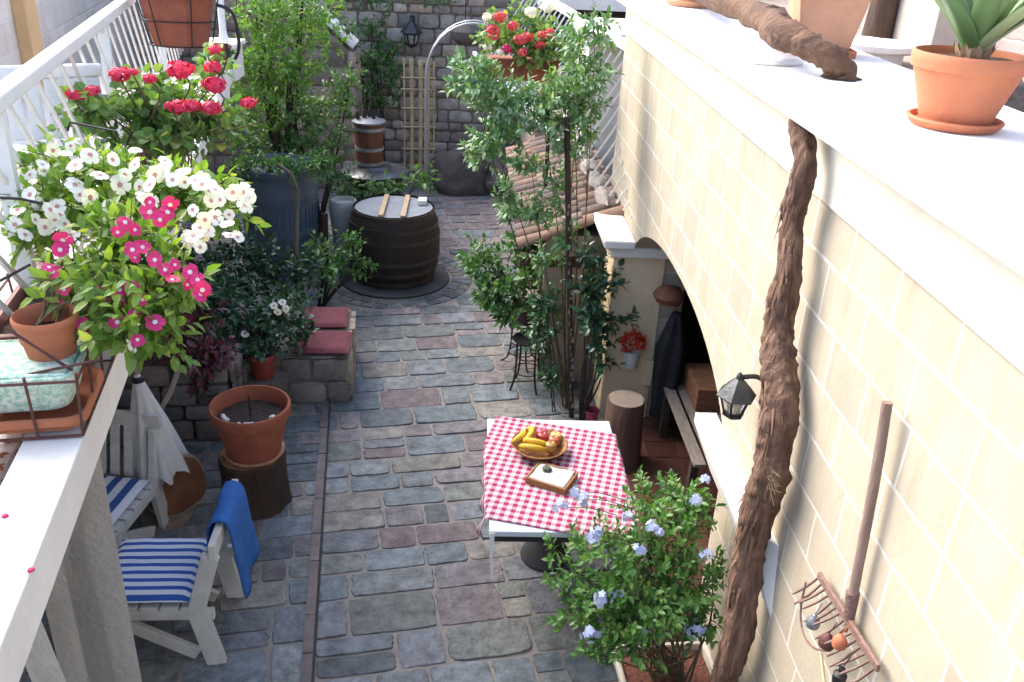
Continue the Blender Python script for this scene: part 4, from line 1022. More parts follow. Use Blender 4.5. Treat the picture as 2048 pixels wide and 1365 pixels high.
REDC = mat('faded_red_cloth', (.19,.055,.065), (.14,.04,.05), 9, .95, .4, 80)
MI = Mrot((0,0,0))
cushion('red_cushion', 'faded red cushion at the near end of the low stone bench', Mrot((-1.12,6.33,.42), R_(3)), -.22,.22,-.19,.19,0,.06,'x',REDC,'red bench cushions')
cushion('red_cushion', 'faded red cushion at the far end of the low stone bench', Mrot((-1.18,6.80,.42), R_(5)), -.2,.2,-.19,.19,0,.055,'x',REDC,'red bench cushions')
rw = thing('rubble_wall', 'low dark rubble wall under the balcony', 'wall', (-2.4,5.6,0))
b = MB(); rubble(b, (-3.3,5.35,0),(-1.62,5.62,0),.2,0,.62,rr,GREYP,.15,.22); rubble(b, (-1.62,5.62,0),(-1.7,6.6,0),.2,0,.62,rr,GREYP,.15,.22); b.build('stones', RUB, rw, smooth=True, angle=50)
b = MB(); b.box((-3.3,5.68,-.02),(-1.68,6.6,.6)); b.build('core', MORT, rw)
b = MB(); p, q = Py(358,735,5.2), Py(318,840,4.95); b.tube(smoothpath([p,(p+q)/2+Vector((.01,0,.01)),q,Vector((q.x-.03,q.y-.1,.05))],None,4), .018, 7); o = b.build('garden_stick', LOGW, smooth=True); tag(o, 'pale wooden stick leaning against the dark rubble wall', 'stick')

# ------------------------------------------------------------------ FAR END OF THE YARD
fw = thing('far_wall', 'tall rough grey stone wall closing the far end of the yard', 'wall', (-1,13.2,0))
b = MB(); rubble(b, (-5.2,13.1,0),(4.4,13.1,0),.4,-.02,3.7,rr,[(.36,.31,.27),(.30,.255,.225),(.42,.36,.31),(.27,.22,.185),(.38,.29,.24),(.24,.21,.195)],.155,.26); b.build('stones', RUB, fw, smooth=True, angle=50)
b = MB(); b.box((-5.2,13.115,-.05),(4.4,13.6,3.7)); b.build('core', MORT, fw)
# stepped garden wall with a pale sloping coping
A, B_ = Py(590,-20,12.0), Py(712,95,12.0)
def zslope(s): return A.z-.10+(B_.z-A.z)*max(0,(s-(A.x+3.6)))/(B_.x-A.x)
sw = thing('sloping_wall', 'beige stone stair wall with a pale coping that slopes down to the right', 'wall', (-2.6,12,0))
b = MB(); rubble(b, (-3.6,11.98,0),(B_.x,11.98,0),.3,0,3.2,rr,WARMP,.2,.34,zfun=zslope); rubble(b, (B_.x,11.98,0),(B_.x,12.4,0),.3,0,B_.z-.05,rr,WARMP,.2,.3); b.build('stones', RUB, sw, smooth=True, angle=50)
b = MB(); b.add([(-3.6,11.985,0),(B_.x-.02,11.985,0),(B_.x-.02,11.985,B_.z-.12),(A.x,11.985,A.z-.12),(-3.6,11.985,A.z-.12)]+[(-3.6,12.3,0),(B_.x-.02,12.3,0),(B_.x-.02,12.3,B_.z-.12),(A.x,12.3,A.z-.12),(-3.6,12.3,A.z-.12)],[(0,1,2,3,4),(1,6,7,2),(2,7,8,3),(3,8,9,4)]); b.build('core', MORT, sw)
b = MB(); dA = (B_-A)
for k in range(3):
    p, q = A+dA*(k/3+.015), A+dA*((k+1)/3-.02); b.bar(p+Vector((0,.13,0)), q+Vector((0,.13,0)), .42, .07, up=Vector((0,0,1)))
b.build('coping', COPING, sw, bevel=.012)
# wall lantern at the end wall
def lantern(label, c, s, back, glassy=True):
    t = thing('wall_lantern', label, 'lantern', c); c = Vector(c); b = MB(); KZ = Matrix.Diagonal((1,1,1.42)).to_4x4()
    rings = [(.62,-.62),(.78,-.5),(1.0,.28)]
    for k in range(6):
        a = math.pi/3*k; b.bar(c+Vector((.6*s*math.cos(a),.6*s*math.sin(a),-.71*s)), c+Vector((.95*s*math.cos(a),.95*s*math.sin(a),.43*s)), .12*s,.12*s)
    b.lathe(c,[(.25*s,-.8*s),(.45*s,-.72*s),(.7*s,-.6*s),(.7*s,-.48*s),(.55*s,-.46*s),(.0,-.46*s)],6,M=KZ); b.lathe(c,[(1.0*s,.26*s),(1.05*s,.36*s),(.98*s,.36*s)],6,M=KZ)
    b.build('cage', BLACKI, t)
    b = MB(); b.lathe(c,[(.0,.30*s),(1.25*s,.34*s),(1.28*s,.40*s),(.75*s,.85*s),(.35*s,1.15*s),(.22*s,1.2*s),(.2*s,1.38*s),(.1*s,1.5*s),(0,1.52*s)],6,M=KZ); b.build('roof', mat('dark_pewter', (.075,.08,.085), (.05,.052,.055), 14, .45, .2, 40, metal=.6), t)
    if glassy:
        b = MB(); b.lathe(c,[(.54*s,-.46*s),(.86*s,.28*s)],6,M=KZ); b.build('glass', glass_mat() if 'lantern_glass' not in bpy.data.materials else bpy.data.materials['lantern_glass'], t)
        b = MB(); b.lathe(c,[(.12*s,-.45*s),(.14*s,-.1*s),(.26*s,.02*s),(.26*s,.16*s),(.12*s,.26*s),(0,.27*s)],10,M=KZ); b.build('bulb', P_WHITE, t, smooth=True)
    b = MB(); w2 = Vector(back); b.tube(smoothpath([c+Vector((0,0,1.8*s)), c+w2*.6+Vector((0,0,1.9*s)), c+w2+Vector((0,0,1.5*s))],None,5), .16*s, 6); p = c+w2
    b.bar(p+Vector((0,0,-.1*s)), p+Vector((0,0,2.2*s)), .55*s, .16*s, up=w2.normalized()); b.build('bracket', BLACKI, t)
    return t
lc = Px(1470,806,1.09); lantern('black six sided wall lantern beside the vine trunk above the white impost', lc, .064, (.107,0,0))
lantern('small black lantern on the far stone wall', Py(823,75,12.85), .12, (0,.2,0))
# rose arch and bamboo trellis
rs = thing('rose_arch', 'thin white metal rose arch in front of the far wall', 'garden arch', (-.2,11.6,0)); 
for dy in (0,.28):
    b = MB(); x0, x1 = -.58, .62; zt = 1.62; pp = [Vector((x0,11.5+dy,0)), Vector((x0,11.5+dy,zt))]
    for k in range(1,16): a = math.pi*(1-k/16); pp.append(Vector(((x0+x1)/2+(x1-x0)/2*math.cos(a), 11.5+dy, zt+.68*math.sin(a))))
    pp += [Vector((x1,11.5+dy,zt)), Vector((x1,11.5+dy,0))]; b.tube(pp, .013, 6); b.build('hoop', mat('pale_arch_metal', (.42,.43,.44), (.34,.35,.36), 9, .4, metal=.4), rs, smooth=True)
b = MB()
for k in range(7): z = .2+k*.24; b.tube([(-.58,11.5,z),(-.58,11.78,z)], .008, 5)
for k in range(1,16,2): a = math.pi*(1-k/16); p = Vector((.02+.6*math.cos(a),11.5,1.62+.68*math.sin(a))); b.tube([p,p+Vector((0,.28,0))], .008, 5)
b.build('rung', mat('pale_arch_metal', (.42,.43,.44)), rs)
tr = thing('bamboo_trellis', 'pale bamboo cane trellis standing beside the rose arch', 'trellis', (-.85,12.2,0)); yT = 12.2
for px, w_ in ((808,.014),(823,.028),(841,.03),(856,.028),(868,.014)):
    p = Py(px,118+ (px-808)*.1,yT); b = MB(); b.tube([(p.x,yT,0),(p.x+.005,yT,p.z*.5),(p.x,yT,p.z)], w_, 8); b.build('cane', BAMBOO, tr, smooth=True)
b = MB(); xa, xb = Py(803,200,yT).x, Py(872,200,yT).x
for z in (.25,.55,.85,1.1,1.35,1.5): b = MB(); b.tube([(xa,yT-.03,z),(xb,yT-.03,z+.01)], .011, 6); b.build('cross_cane', BAMBOO, tr)
bo = MB(); 
def rock(b, c, r, seed, n=18):
    c = Vector(c); vs, fs = [], []
    for j in range(n+1):
        ph = math.pi*j/n
        for k in range(2*n):
            a = math.pi*k/n; v = Vector((math.sin(ph)*math.cos(a), math.sin(ph)*math.sin(a), math.cos(ph)))
            q = 1+.34*noise.noise(v*1.5+Vector((seed,0,0)))+.2*noise.noise(v*3.4+Vector((0,seed,0)))+.07*noise.noise(v*9+Vector((0,0,seed)))
            vs.append(c+Vector((v.x*r[0]*q, v.y*r[1]*q, v.z*r[2]*q)))
    for j in range(n):
        for k in range(2*n): k2=(k+1)%(2*n); fs.append((j*2*n+k,(j+1)*2*n+k,(j+1)*2*n+k2,j*2*n+k2))
    b.add(vs, fs)
ROCKM = mat('dark_boulder', (.13,.11,.10), (.085,.075,.07), 4, .9, .9, 18, c3=(.18,.15,.13))
rock(bo, (-.12,12.15,.22), (.42,.34,.40), 3); o = bo.build('boulder', ROCKM, smooth=True, angle=60); tag(o, 'large brown boulder on the paving in front of the bamboo trellis', 'rock')
bo = MB(); rock(bo, (.50,12.2,.12), (.40,.3,.26), 9); o = bo.build('boulder', ROCKM, smooth=True, angle=60); tag(o, 'low dark boulder to the right of the large brown one', 'rock')
b = MB(); lp = Py(930,70,12.4); b.lathe(lp,[(.10,-.12),(.18,-.05),(.2,.05),(.12,.14),(0,.16)],14,wob=.3)
o = b.build('hanging_basket', ROCKM, smooth=True); tag(o, 'dark round basket hanging under the rose arch', 'basket')
b.v = []; 
b = MB(); b.tube([lp+Vector((0,0,.15)), Vector((lp.x,lp.y,lp.z+1.2))], .006, 5); b.build('cord', BLACKI, o)

# ------------------------------------------------------------------ SHED WITH TILED ROOF AND STAIRS BEHIND THE ARCHED WALL
sh = thing('tiled_shed', 'small plastered lean-to with an old barrel tiled roof beyond the arch', 'shed', (.9,8,0))
b = MB(); b.box((.62,6.62,0),(1.19,9.6,1.30)); b.build('wall', mat('pinkish_plaster', (.38,.31,.25), (.30,.25,.20), 5, .9, .4, 30), sh)
b = MB(); rr = random.Random(17); TL = attr_mat('old_roof_tile', .85, .5, 30, .35, 9)
TPAL = [(.17,.105,.08),(.14,.09,.07),(.21,.13,.095),(.12,.085,.075),(.19,.145,.125),(.15,.11,.095),(.24,.17,.13)]
y = 6.62
e0_, e1_ = Vector((.40,0,1.16)), Vector((1.19,0,1.48))
def tile(b, p, q, r0, r1, col, sgn=1):
    d = (q-p).normalized(); s = Vector((0,1,0)); u = s.cross(d)*-1
    if u.z < 0: u = -u
    vs = []; N = 8
    for c, r in ((p,r0),(q,r1)):
        for k in range(N+1): a = math.pi*k/N; vs.append(c+s*math.cos(a)*r+u*math.sin(a)*r*sgn*.8)
        for k in range(N+1): a = math.pi*k/N; vs.append(c+s*math.cos(a)*(r-.014)+u*(math.sin(a)*(r-.014)*sgn*.8-.004))
    M_ = 2*(N+1); fs = []
    for k in range(N): fs += [(k,k+1,M_+k+1,M_+k),(N+1+k+1,N+1+k,M_+N+1+k,M_+N+1+k+1),(k+1,k,N+1+k,N+2+k),(M_+k,M_+k+1,M_+N+2+k,M_+N+1+k)]
    b.add(vs, fs, 0, col)
while y < 9.6:
    for j in range(3):
        a_, c_ = e0_.lerp(e1_, max(0,j/3-.02)), e0_.lerp(e1_, (j+1)/3+.03); jz = Vector((0,rr.uniform(-.01,.01),rr.uniform(0,.012)))
        tile(b, Vector((a_.x,y,a_.z+.035))+jz, Vector((c_.x,y,c_.z+.022))+jz, .075,.06, tuple(Vector(rr.choice(TPAL))*rr.uniform(.8,1.2)))
        tile(b, Vector((a_.x+.02,y+.085,a_.z+.045))+jz, Vector((c_.x,y+.085,c_.z+.04))+jz, .062,.07, tuple(Vector(rr.choice(TPAL))*rr.uniform(.6,.9)), -1)
    y += .172
b.build('roof', TL, sh, smooth=True, angle=50)
b = MB(); b.box((.42,6.60,1.04),(1.19,6.68,1.13)); b.build('roof_beam', STEMDK, sh)
b = MB(); p0, p1 = Vector((1.10,6.75,1.52)), Vector((1.02,9.5,1.62)); 
for k in range(7):
    q = p0.lerp(p1,(k+.5)/7); rock(b, q, (.08,.20,.06), k*3.1+1, 10)
b.build('ridge_stones', mat('grey_rubble', (.34,.31,.28), (.24,.22,.20), 9, .9, .8, 25), sh, smooth=True)
# stairs rail beyond
sa, sb = Py(1095,0,10.5), Py(1250,90,8.0); sd_ = (sb-sa).normalized()
sr_ = thing('stair_railing', 'white stair railing with thin bars sloping down behind the tiled shed', 'railing', (sa.x,sa.y,1.6))
b = MB(); b.bar(sa-sd_*1.5, sb+sd_*2.4, .08,.07); b.build('handrail', WHITEP, sr_, bevel=.008)
for k in range(34):
    p = sa-sd_*.8+sd_*(k*.16); b = MB(); b.bar(p, p+Vector((-.50,.13,-.90)), .02,.016); b.build('bar', WHITEP, sr_)
b = MB(); b.bar(sa-sd_*1.5+Vector((-.5,.13,-.90)), sb+sd_*.1+Vector((-.5,.13,-.90)), .05,.04); b.build('bottom_rail', WHITEP, sr_)
b = MB(); p = Py(1232,60,8.6); b.box((p.x-.3,8.3,p.z-.12),(p.x+.5,9.6,p.z)); b.box((p.x-.25,8.5,0),(p.x+.5,9.4,p.z-.12)); o = b.build('stair_landing', CHALK, bevel=.01); tag(o, 'white stair landing beside the end of the cream wall', 'landing')
b = MB(); q = Py(1180,6,12.6); b.box((q.x-.55,12.4,q.z-.45),(q.x+1.5,12.9,q.z-.06)); o = b.build('dark_beam', STEMDK); tag(o, 'dark beam under the pale roof edge at the top of the stairs', 'beam')
b = MB(); b.box((q.x-.7,12.2,q.z-.055),(q.x+1.6,13.0,q.z+.12)); o2 = b.build('roof_edge', COPING); tag(o2, 'pale roof edge above the dark beam at the top of the stairs', 'roof')
b = MB(); b.box((.70,9.65,0),(1.7,12.3,1.55)); o = b.build('stair_flight', mat('pinkish_plaster', (.38,.31,.25))); tag(o, 'plastered side of the stair flight behind the tiled shed', 'stairs')

# ------------------------------------------------------------------ UPPER TERRACE ON THE RIGHT
b = MB(); b.box((2.18,-2,2.5),(9,14,2.66)); b.build('upper_terrace', mat('terrace_floor', (.33,.27,.23), (.26,.22,.20), 3, .9, .3, 20), kind='structure')
tw_ = thing('terrace_wall', 'blurred pale pinkish stone wall along the far side of the upper terrace', 'wall', (3.6,5,2.66))
b = MB(); b.box((4.0,-1,2.6),(4.5,13,5.6)); b.build('wall', ashlar_mat('pink_grey_stone', (.40,.33,.31), (.33,.28,.27), (.44,.39,.36), .5, .24, .014, bump=.8), tw_)
b = MB(); p = Px(1838,60,3.7); b.box((3.62,p.y-.42,2.66),(4.0,p.y+.42,5.0)); o = b.build('beige_pier', mat('beige_render', (.52,.45,.39), (.46,.40,.35), 3, .9, .2, 40), bevel=.01); tag(o, 'flat beige rendered pier on the upper terrace behind the agave', 'pier')
b = MB(); p = Pz(1752,82,2.70); b.tube([(p.x,p.y,2.66),(p.x+.01,p.y,3.0),(p.x,p.y,3.5)],[.13,.12,.115],14,rough=.12,seed=5); o = b.build('wooden_post', LOGB, smooth=True); tag(o, 'rough wooden post on the upper terrace behind the square planter', 'post')
b = MB(); p = Pz(1752,86,2.80); vs = []; b.lathe((p.x,p.y,2.74),[(.26,0),(.30,.02),(.30,.06),(.27,.075),(0,.08)],18,wob=.5); b.lathe((p.x+.02,p.y,2.66),[(.2,0),(.2,.08)],12); o = b.build('flat_stone', COPING, smooth=True); tag(o, 'pale flat stone slab behind the square terracotta planter', 'stone')
b = MB(); p0, p1 = Pz(1740,120,2.80), Pz(1850,185,2.80); b.bar(p0, p1+(p1-p0)*.6, .12,.08); o = b.build('roof_plank', TERRAPALE, bevel=.008); tag(o, 'weathered plank lying behind the white coping', 'plank'); o.location.z -= .02
b = MB(); p = Pz(1980,235,2.66); rock(b,(p.x,p.y,2.74),(.18,.16,.14),5); o = b.build('garden_stone', ROCKM, smooth=True); tag(o, 'dark grey stone on the terrace behind the agave pot', 'rock')

# pots on the white coping
ac = Pz(1905,252,3.0565); ag = thing('agave_pot', 'terracotta pot on a saucer with a thick leaved agave on the white coping', 'potted plant', ac)
saucer(ag, ac, .142, .028, TERRA); pot(ag, ac+Vector((0,0,.013)), .165, .105, .205, TERRA, rim=.05, rimo=.012, wall_=.012, soil=.022, soilm=mat('brown_compost', (.10,.06,.045), (.06,.04,.03), 60, .95, .9, 90))
b = MB(); rr = random.Random(14); base = ac+Vector((.01,.01,.195))
for k in range(15):
    a = k*2.4; tl = .25+.5*(k/15); L = rr.uniform(.28,.42); d = Vector((math.cos(a)*tl, math.sin(a)*tl, 1)).normalized(); s = d.cross(Vector((0,0,1))).normalized(); u = s.cross(d)
    vs = []; NN = 8
    for j in range(NN+1):
        t = j/NN; w_ = .034*(.75+.6*t)*(1-t**3)+.001; bend = Vector((math.cos(a),math.sin(a),0))*(.16*t*t)
        p = base+d*L*t+bend; vs += [p-s*w_+u*w_*.35, p, p+s*w_+u*w_*.35]
    fs = []
    for j in range(NN): o_ = j*3; fs += [(o_,o_+1,o_+4,o_+3),(o_+1,o_+2,o_+5,o_+4)]
    b.add(vs, fs)
o = b.build('leaves', leaf_mat('agave_leaf', (.09,.19,.07), (.22,.31,.13), (.34,.40,.2), .4, .15), ag, smooth='all'); o.modifiers.new('thick','SOLIDIFY').thickness = .008
b = MB(); b.tube([base-Vector((0,0,.02)), base+Vector((0,0,.06))],[.045,.03],10,rough=.3); 
for k in range(10): a = k*.63; leaf(b, base+Vector((math.cos(a)*.03,math.sin(a)*.03,.0)), Vector((math.cos(a),math.sin(a),1.2)), Vector((math.cos(a),math.sin(a),0)), .06,.03)
b.build('dry_base', mat('dry_husk', (.42,.28,.17), (.28,.18,.11), 12, .9), ag)
pc1 = Pz(1635,106,3.0565); sq = thing('square_planter', 'pale square terracotta planter on the white coping behind the bent vine branch', 'planter', pc1)
b = MB(); M = Mrot(pc1, R_(-8)) @ Matrix.Scale(.86,4); vs, fs = [], []
prof = [(.128,.016),(.185,.33),(.200,.33),(.202,.39),(.185,.39),(.178,.34)]
for hw, z in prof:
    for sx, sy in ((-1,-1),(1,-1),(1,1),(-1,1)): vs.append(M@Vector((sx*hw,sy*hw,z)))
for j in range(len(prof)-1):
    for k in range(4): fs.append((j*4+k,j*4+(k+1)%4,(j+1)*4+(k+1)%4,(j+1)*4+k))
fs.append((20,21,22,23)); b.add(vs, fs); b.build('pot', TERRAPALE, sq, bevel=.01)
b = MB(); b.box((-.165,-.165,0),(.165,.165,.014),M=M)
for q in (((-.165,-.165,.014),(.165,-.15,.04)),((-.165,.15,.014),(.165,.165,.04)),((-.165,-.15,.014),(-.15,.15,.04)),((.15,-.15,.014),(.165,.15,.04))): b.box(*q, M=M)
b.build('saucer', TERRA, sq, bevel=.005)
p2 = Pz(1385,12,3.0565); fp = thing('far_pot', 'terracotta pot on a saucer at the far end of the white coping', 'flower pot', p2); saucer(fp, p2, .19,.04,TERRAPALE); pot(fp, p2+Vector((0,0,.013)), .2,.14,.28,TERRAPALE)
b = MB(); p = Pz(1552,128,3.058); b.lathe((p.x,p.y,3.0565),[(.10,0),(.11,.008),(.09,.02),(0,.022)],14,wob=.5,M=Matrix.Diagonal((1.2,.5,1)).to_4x4()); o = b.build('pale_stone', COPING, smooth=True); tag(o, 'thin flat pale stone lying on the coping beside the bent branch', 'stone')

# ------------------------------------------------------------------ RAKE ON THE WALL
RAKEM = mat('pale_rust', (.24,.15,.125), (.17,.10,.085), 30, .7, .3, 90)
rk = thing('old_rake', 'old rusty garden rake with a wooden handle hanging head down on the cream wall', 'rake', (1.16,2.0,1.6))
b = MB(); hp_ = [Px(1775,805,1.15),Px(1752,945,1.155),Px(1728,1075,1.16),Px(1705,1195,1.165)]; b.tube(smoothpath(hp_,None,4),.0155,10,rough=.1); b.build('handle', mat('grey_handle_wood', (.30,.21,.17), (.22,.15,.12), 20, .85, .4, 50, stretch=(1,1,.2)), rk, smooth=True)
b = MB(); p, q = Px(1706,1185,1.165), Px(1698,1236,1.167); b.tube([p,q],[.021,.017],10); b.tube([q,Px(1690,1262,1.167)],.008,6); b.build('ferrule', RAKEM, rk, smooth=True)
h_a, h_b = Px(1638,1150,1.165), Px(1757,1338,1.165); b = MB(); b.bar(h_a,h_b,.012,.026); b.build('head_bar', RAKEM, rk, bevel=.003)
b = MB(); 
for k in range(15):
    p = h_a.lerp(h_b,(k+.3)/14.6); dl = .115+.02*math.sin(k*1.9)
    q = p+Vector((-.02,.03,-dl*.6)); r = p+Vector((-.055,.045,-dl)); b.tube(smoothpath([p,q,r],None,3),[.0045]*6+[.003],5)
b.build('tine', RAKEM, rk)
b = MB(); b.tube(smoothpath([Px(1612,1165,1.13),Px(1602,1215,1.13),Px(1605,1260,1.13),Px(1625,1295,1.13),Px(1660,1302,1.13)],None,5),.004,5); o = b.build('wire_loop', RAKEM, rk)
def ornament(name, label, c, prof, m):
    b = MB(); b.lathe(c, prof, 16); b.tube([Vector(c)+Vector((0,0,prof[-1][1])), Vector(c)+Vector((.012,-.006,prof[-1][1]+.05))], .002, 4); o = b.build(name, m, smooth=True); tag(o, label, 'ornament', 'ornaments hung on the rake'); return o
ornament('small_bell', 'dark grey bell hanging from the upper tines of the rake', Px(1627,1242,1.125), [(.020,-.022),(.023,-.010),(.020,.006),(.010,.016),(.007,.024),(0,.027)], ZINC)
ornament('small_bell', 'rusty brown bell hanging in the middle of the rake', Px(1655,1280,1.125), [(.024,-.022),(.026,-.010),(.020,.008),(.010,.018),(.004,.024),(0,.025)], IRON)
ornament('clay_bell', 'orange clay bell hanging beside the rusty bell on the rake', Px(1680,1282,1.12), [(.020,-.02),(.022,.0),(.015,.014),(.006,.02),(0,.021)], TERRA)
ornament('tiny_bottle', 'small black bottle with a white neck hanging below the rake head', Px(1680,1352,1.12), [(.017,-.03),(.02,-.02),(.02,.006),(.008,.016),(.008,.026),(.010,.03),(0,.03)], BLACKI)
b = MB(); b.tube([Px(1642,1308,1.135),Px(1652,1400,1.12)],.006,6); o = b.build('thin_cane', BAMBOO); tag(o, 'thin grey cane hanging below the rake', 'cane')

# ------------------------------------------------------------------ THINGS BY THE PILASTER AND IN THE ARCH
cc = Py(1262,705,6.015); cu_ = thing('flower_cup', 'white ceramic wall pot with red blossoms hanging on the pilaster', 'wall pot', cc)
c0 = Vector((1.265,5.97,.49)); b = MB(); b.lathe(c0,[(.045,0),(.055,.01),(.062,.1),(.07,.14),(.06,.14),(.05,.09)],22); b.build('pot', mat('white_glaze', (.62,.63,.60), (.52,.54,.55), 12, .3), cu_, smooth=True)
b = MB(); rr = random.Random(77)
for k in range(90):
    v = rdir(rr,.4); p = c0+Vector((.0+v.x*.085, v.y*.05, .20+v.z*.075)); leaf(b, p, rdir(rr,.4), rdir(rr), rr.uniform(.03,.05), rr.uniform(.02,.035))
for sgn in (-1,1):
    for k in range(36):
        t = rr.random(); p = c0+Vector((sgn*.10*t, -.02, .30-.10*t+rr.uniform(-.008,.008))); leaf(b, p, rdir(rr,.3), rdir(rr), .03,.022)
b.build('blossom', leaf_mat('red_orange_petal', (.55,.03,.02), (.70,.10,.03), (.65,.30,.08)), cu_)
b = MB(); q = Py(1296,745,6.02); b.box((q.x-.03,5.985,q.z-.10),(q.x+.03,6.03,q.z+.11)); o = b.build('small_plaque', PILLARS, bevel=.006); tag(o, 'narrow beige box fixed on the pilaster beside the white wall pot', 'box')
sm_ = thing('tree_stump', 'tall reddish log stump standing in front of the pilaster at the table corner', 'stump', (1.15,5.42,0))
b = MB(); b.lathe((1.15,5.42,0),[(.165,0),(.15,.05),(.135,.3),(.13,.51),(.125,.52)],26,wob=.1); b.build('trunk', mat('red_bark', (.14,.075,.05), (.085,.05,.038), 8, .9, .7, 24, stretch=(1,1,.25)), sm_, smooth=True)
b = MB(); b.lathe((1.15,5.42,.521),[(.124,0),(.001,.001)],26,wob=.1); b.build('cut_face', LOGW, sm_)
ct = MB(); vs, fs = [], []; NZ, NA = 18, 24
for j in range(NZ+1):
    t = j/NZ; r = .04+.09*min(1,t*3)
    for k in range(NA): a = 2*math.pi*k/NA; q = r*(1+.22*math.sin(5*a+t*3)); vs.append((1.54+q*.8*math.cos(a), 5.86+q*math.sin(a)*.8, 1.0-.85*t))
for j in range(NZ):
    for k in range(NA): k2=(k+1)%NA; fs.append((j*NA+k,(j+1)*NA+k,(j+1)*NA+k2,j*NA+k2))
fs.append(tuple(range(NA))); ct.add(vs, fs); o = ct.build('hanging_coat', mat('black_cloth', (.02,.022,.025), (.012,.013,.015), 9, .95), smooth='all'); tag(o, 'black coat hanging in the dark arch beside the pilaster', 'coat')
b = MB(); q = Py(1338,592,5.9); b.lathe(q,[(.0,-.07),(.09,-.05),(.12,0),(.09,.05),(.04,.07),(0,.075)],16,wob=.3); o = b.build('brown_hat', mat('brown_leather', (.20,.08,.045), (.12,.05,.03), 9, .7, .4), smooth=True); tag(o, 'brown hat hanging above the black coat in the arch', 'hat')
lb = thing('slatted_bench', 'grey slatted wooden bench standing inside the arch', 'bench', (1.72,5.3,0))
for k in range(4): b = MB(); x = 1.50+k*.105; b.box((x,4.75,.40),(x+.08,5.9,.425)); b.build('slat', mat('grey_bench_wood', (.24,.20,.17), (.17,.14,.12), 10, .8, .3, 30, stretch=(4,1,1)), lb, bevel=.003)
for y in (4.85,5.75):
    for x in (1.53,1.86): b = MB(); b.box((x-.025,y-.03,0),(x+.025,y+.03,.399)); b.build('leg', STEMDK, lb)
b = MB(); q = Pz(1410,795,.43); b.box((q.x-.12,q.y-.2,.427),(q.x+.25,q.y+.22,.60)); o = b.build('wooden_crate', mat('crate_wood', (.25,.115,.055), (.17,.08,.04), 8, .8, .4, stretch=(1,1,5)), bevel=.006); tag(o, 'brown wooden crate on the slatted bench inside the arch', 'crate')
# ------------------------------------------------------------------ PLANTS IN THE YARD
def bl(px, py, y, rx, ry, rz, n): return (Py(px,py,y), (rx,ry,rz), n)
def plant(name, label, cat, base, blobs, lm, seed, ln, wd, shape='tri', sprig=7, r0=.012, nst=2, group=None, upb=.35, sm=None, sp_=.03, fill=.55):
    rr = random.Random(seed); t = thing(name, label, cat, base, group); f, st = MB(), MB()
    foliage(f, st, blobs, rr, ln, wd, sprig, shape, upb=upb, fill=fill); stems(st, base, blobs, rr, r0, nst, sp_)
    st.build('stem', sm or STEMDK, t); f.build('foliage', lm, t); return t, rr
# tall light green shrub rising behind the water butt
plant('tall_shrub', 'tall bright green shrub rising behind the water butt beside the white post', 'shrub', Vector((-2.15,9.95,0)),
    [bl(520,30,9.8,.32,.4,.30,70), bl(590,60,9.9,.36,.4,.30,80), bl(545,110,9.7,.36,.4,.28,85), bl(500,150,9.6,.22,.3,.26,46), bl(600,140,9.9,.26,.3,.24,44), bl(640,30,10.2,.30,.3,.22,40), bl(555,195,9.7,.32,.4,.24,56), bl(515,235,9.6,.24,.3,.22,34), bl(580,-30,10,.5,.4,.25,50), bl(660,85,10.3,.14,.2,.12,12)], L_BRIGHT, 50, .062, .034, 'tri', 8, .03, 2)
plant('bushy_shrub', 'darker green shrub spreading between the water butt and the still', 'shrub', Vector((-1.75,10.15,0)),
    [bl(600,235,10,.32,.4,.24,60), bl(660,215,10.2,.28,.3,.22,44), bl(560,285,9.9,.34,.3,.20,54), bl(640,285,10,.34,.3,.22,60), bl(690,170,10.4,.22,.3,.16,26), bl(500,290,9.8,.24,.3,.16,34), bl(600,335,8.7,.26,.2,.06,34), bl(530,330,8.7,.26,.25,.08,40), bl(470,350,8.6,.14,.2,.12,24), bl(640,330,8.7,.12,.2,.10,20), bl(670,345,9.8,.22,.2,.16,26)], L_MID, 51, .06, .033, 'tri', 8, .022, 2)
plant('wall_creeper', 'bright leaved creeper on the far stone wall above the still', 'climber', Vector((-1.25,12.75,0)),
    [bl(745,130,12.7,.30,.2,.20,40), bl(775,105,12.8,.24,.15,.18,26), bl(715,115,12.7,.22,.2,.15,26), bl(760,185,12.6,.30,.2,.18,40), bl(725,190,12.6,.2,.2,.2,26), bl(790,150,12.8,.14,.15,.2,16), bl(745,60,12.9,.22,.12,.25,22), bl(700,60,12.0,.16,.1,.1,12)], L_MID, 52, .062, .036, 'tri', 7, .018, 2)
plant('hanging_creeper', 'green creeper hanging over the top of the far stone wall', 'climber', Vector((-1.0,13.0,4.0)),
    [bl(740,-4,12.9,.5,.15,.14,36), bl(860,-6,12.9,.5,.15,.14,36), bl(800,-60,12.9,.9,.2,.3,40)], L_MID, 57, .06, .03, 'tri', 7, .012, 1)
plant('hosta', 'low broad leaved green plant between the big barrel and the still', 'plant', Vector((-1.05,10.0,.02)),
    [bl(720,385,9.9,.2,.2,.08,18), bl(780,378,9.9,.2,.2,.07,20), bl(845,362,10.0,.16,.2,.06,16), bl(690,392,9.7,.14,.2,.08,14)], L_MID, 53, .085, .045, 'oval', 5, .012, 2)
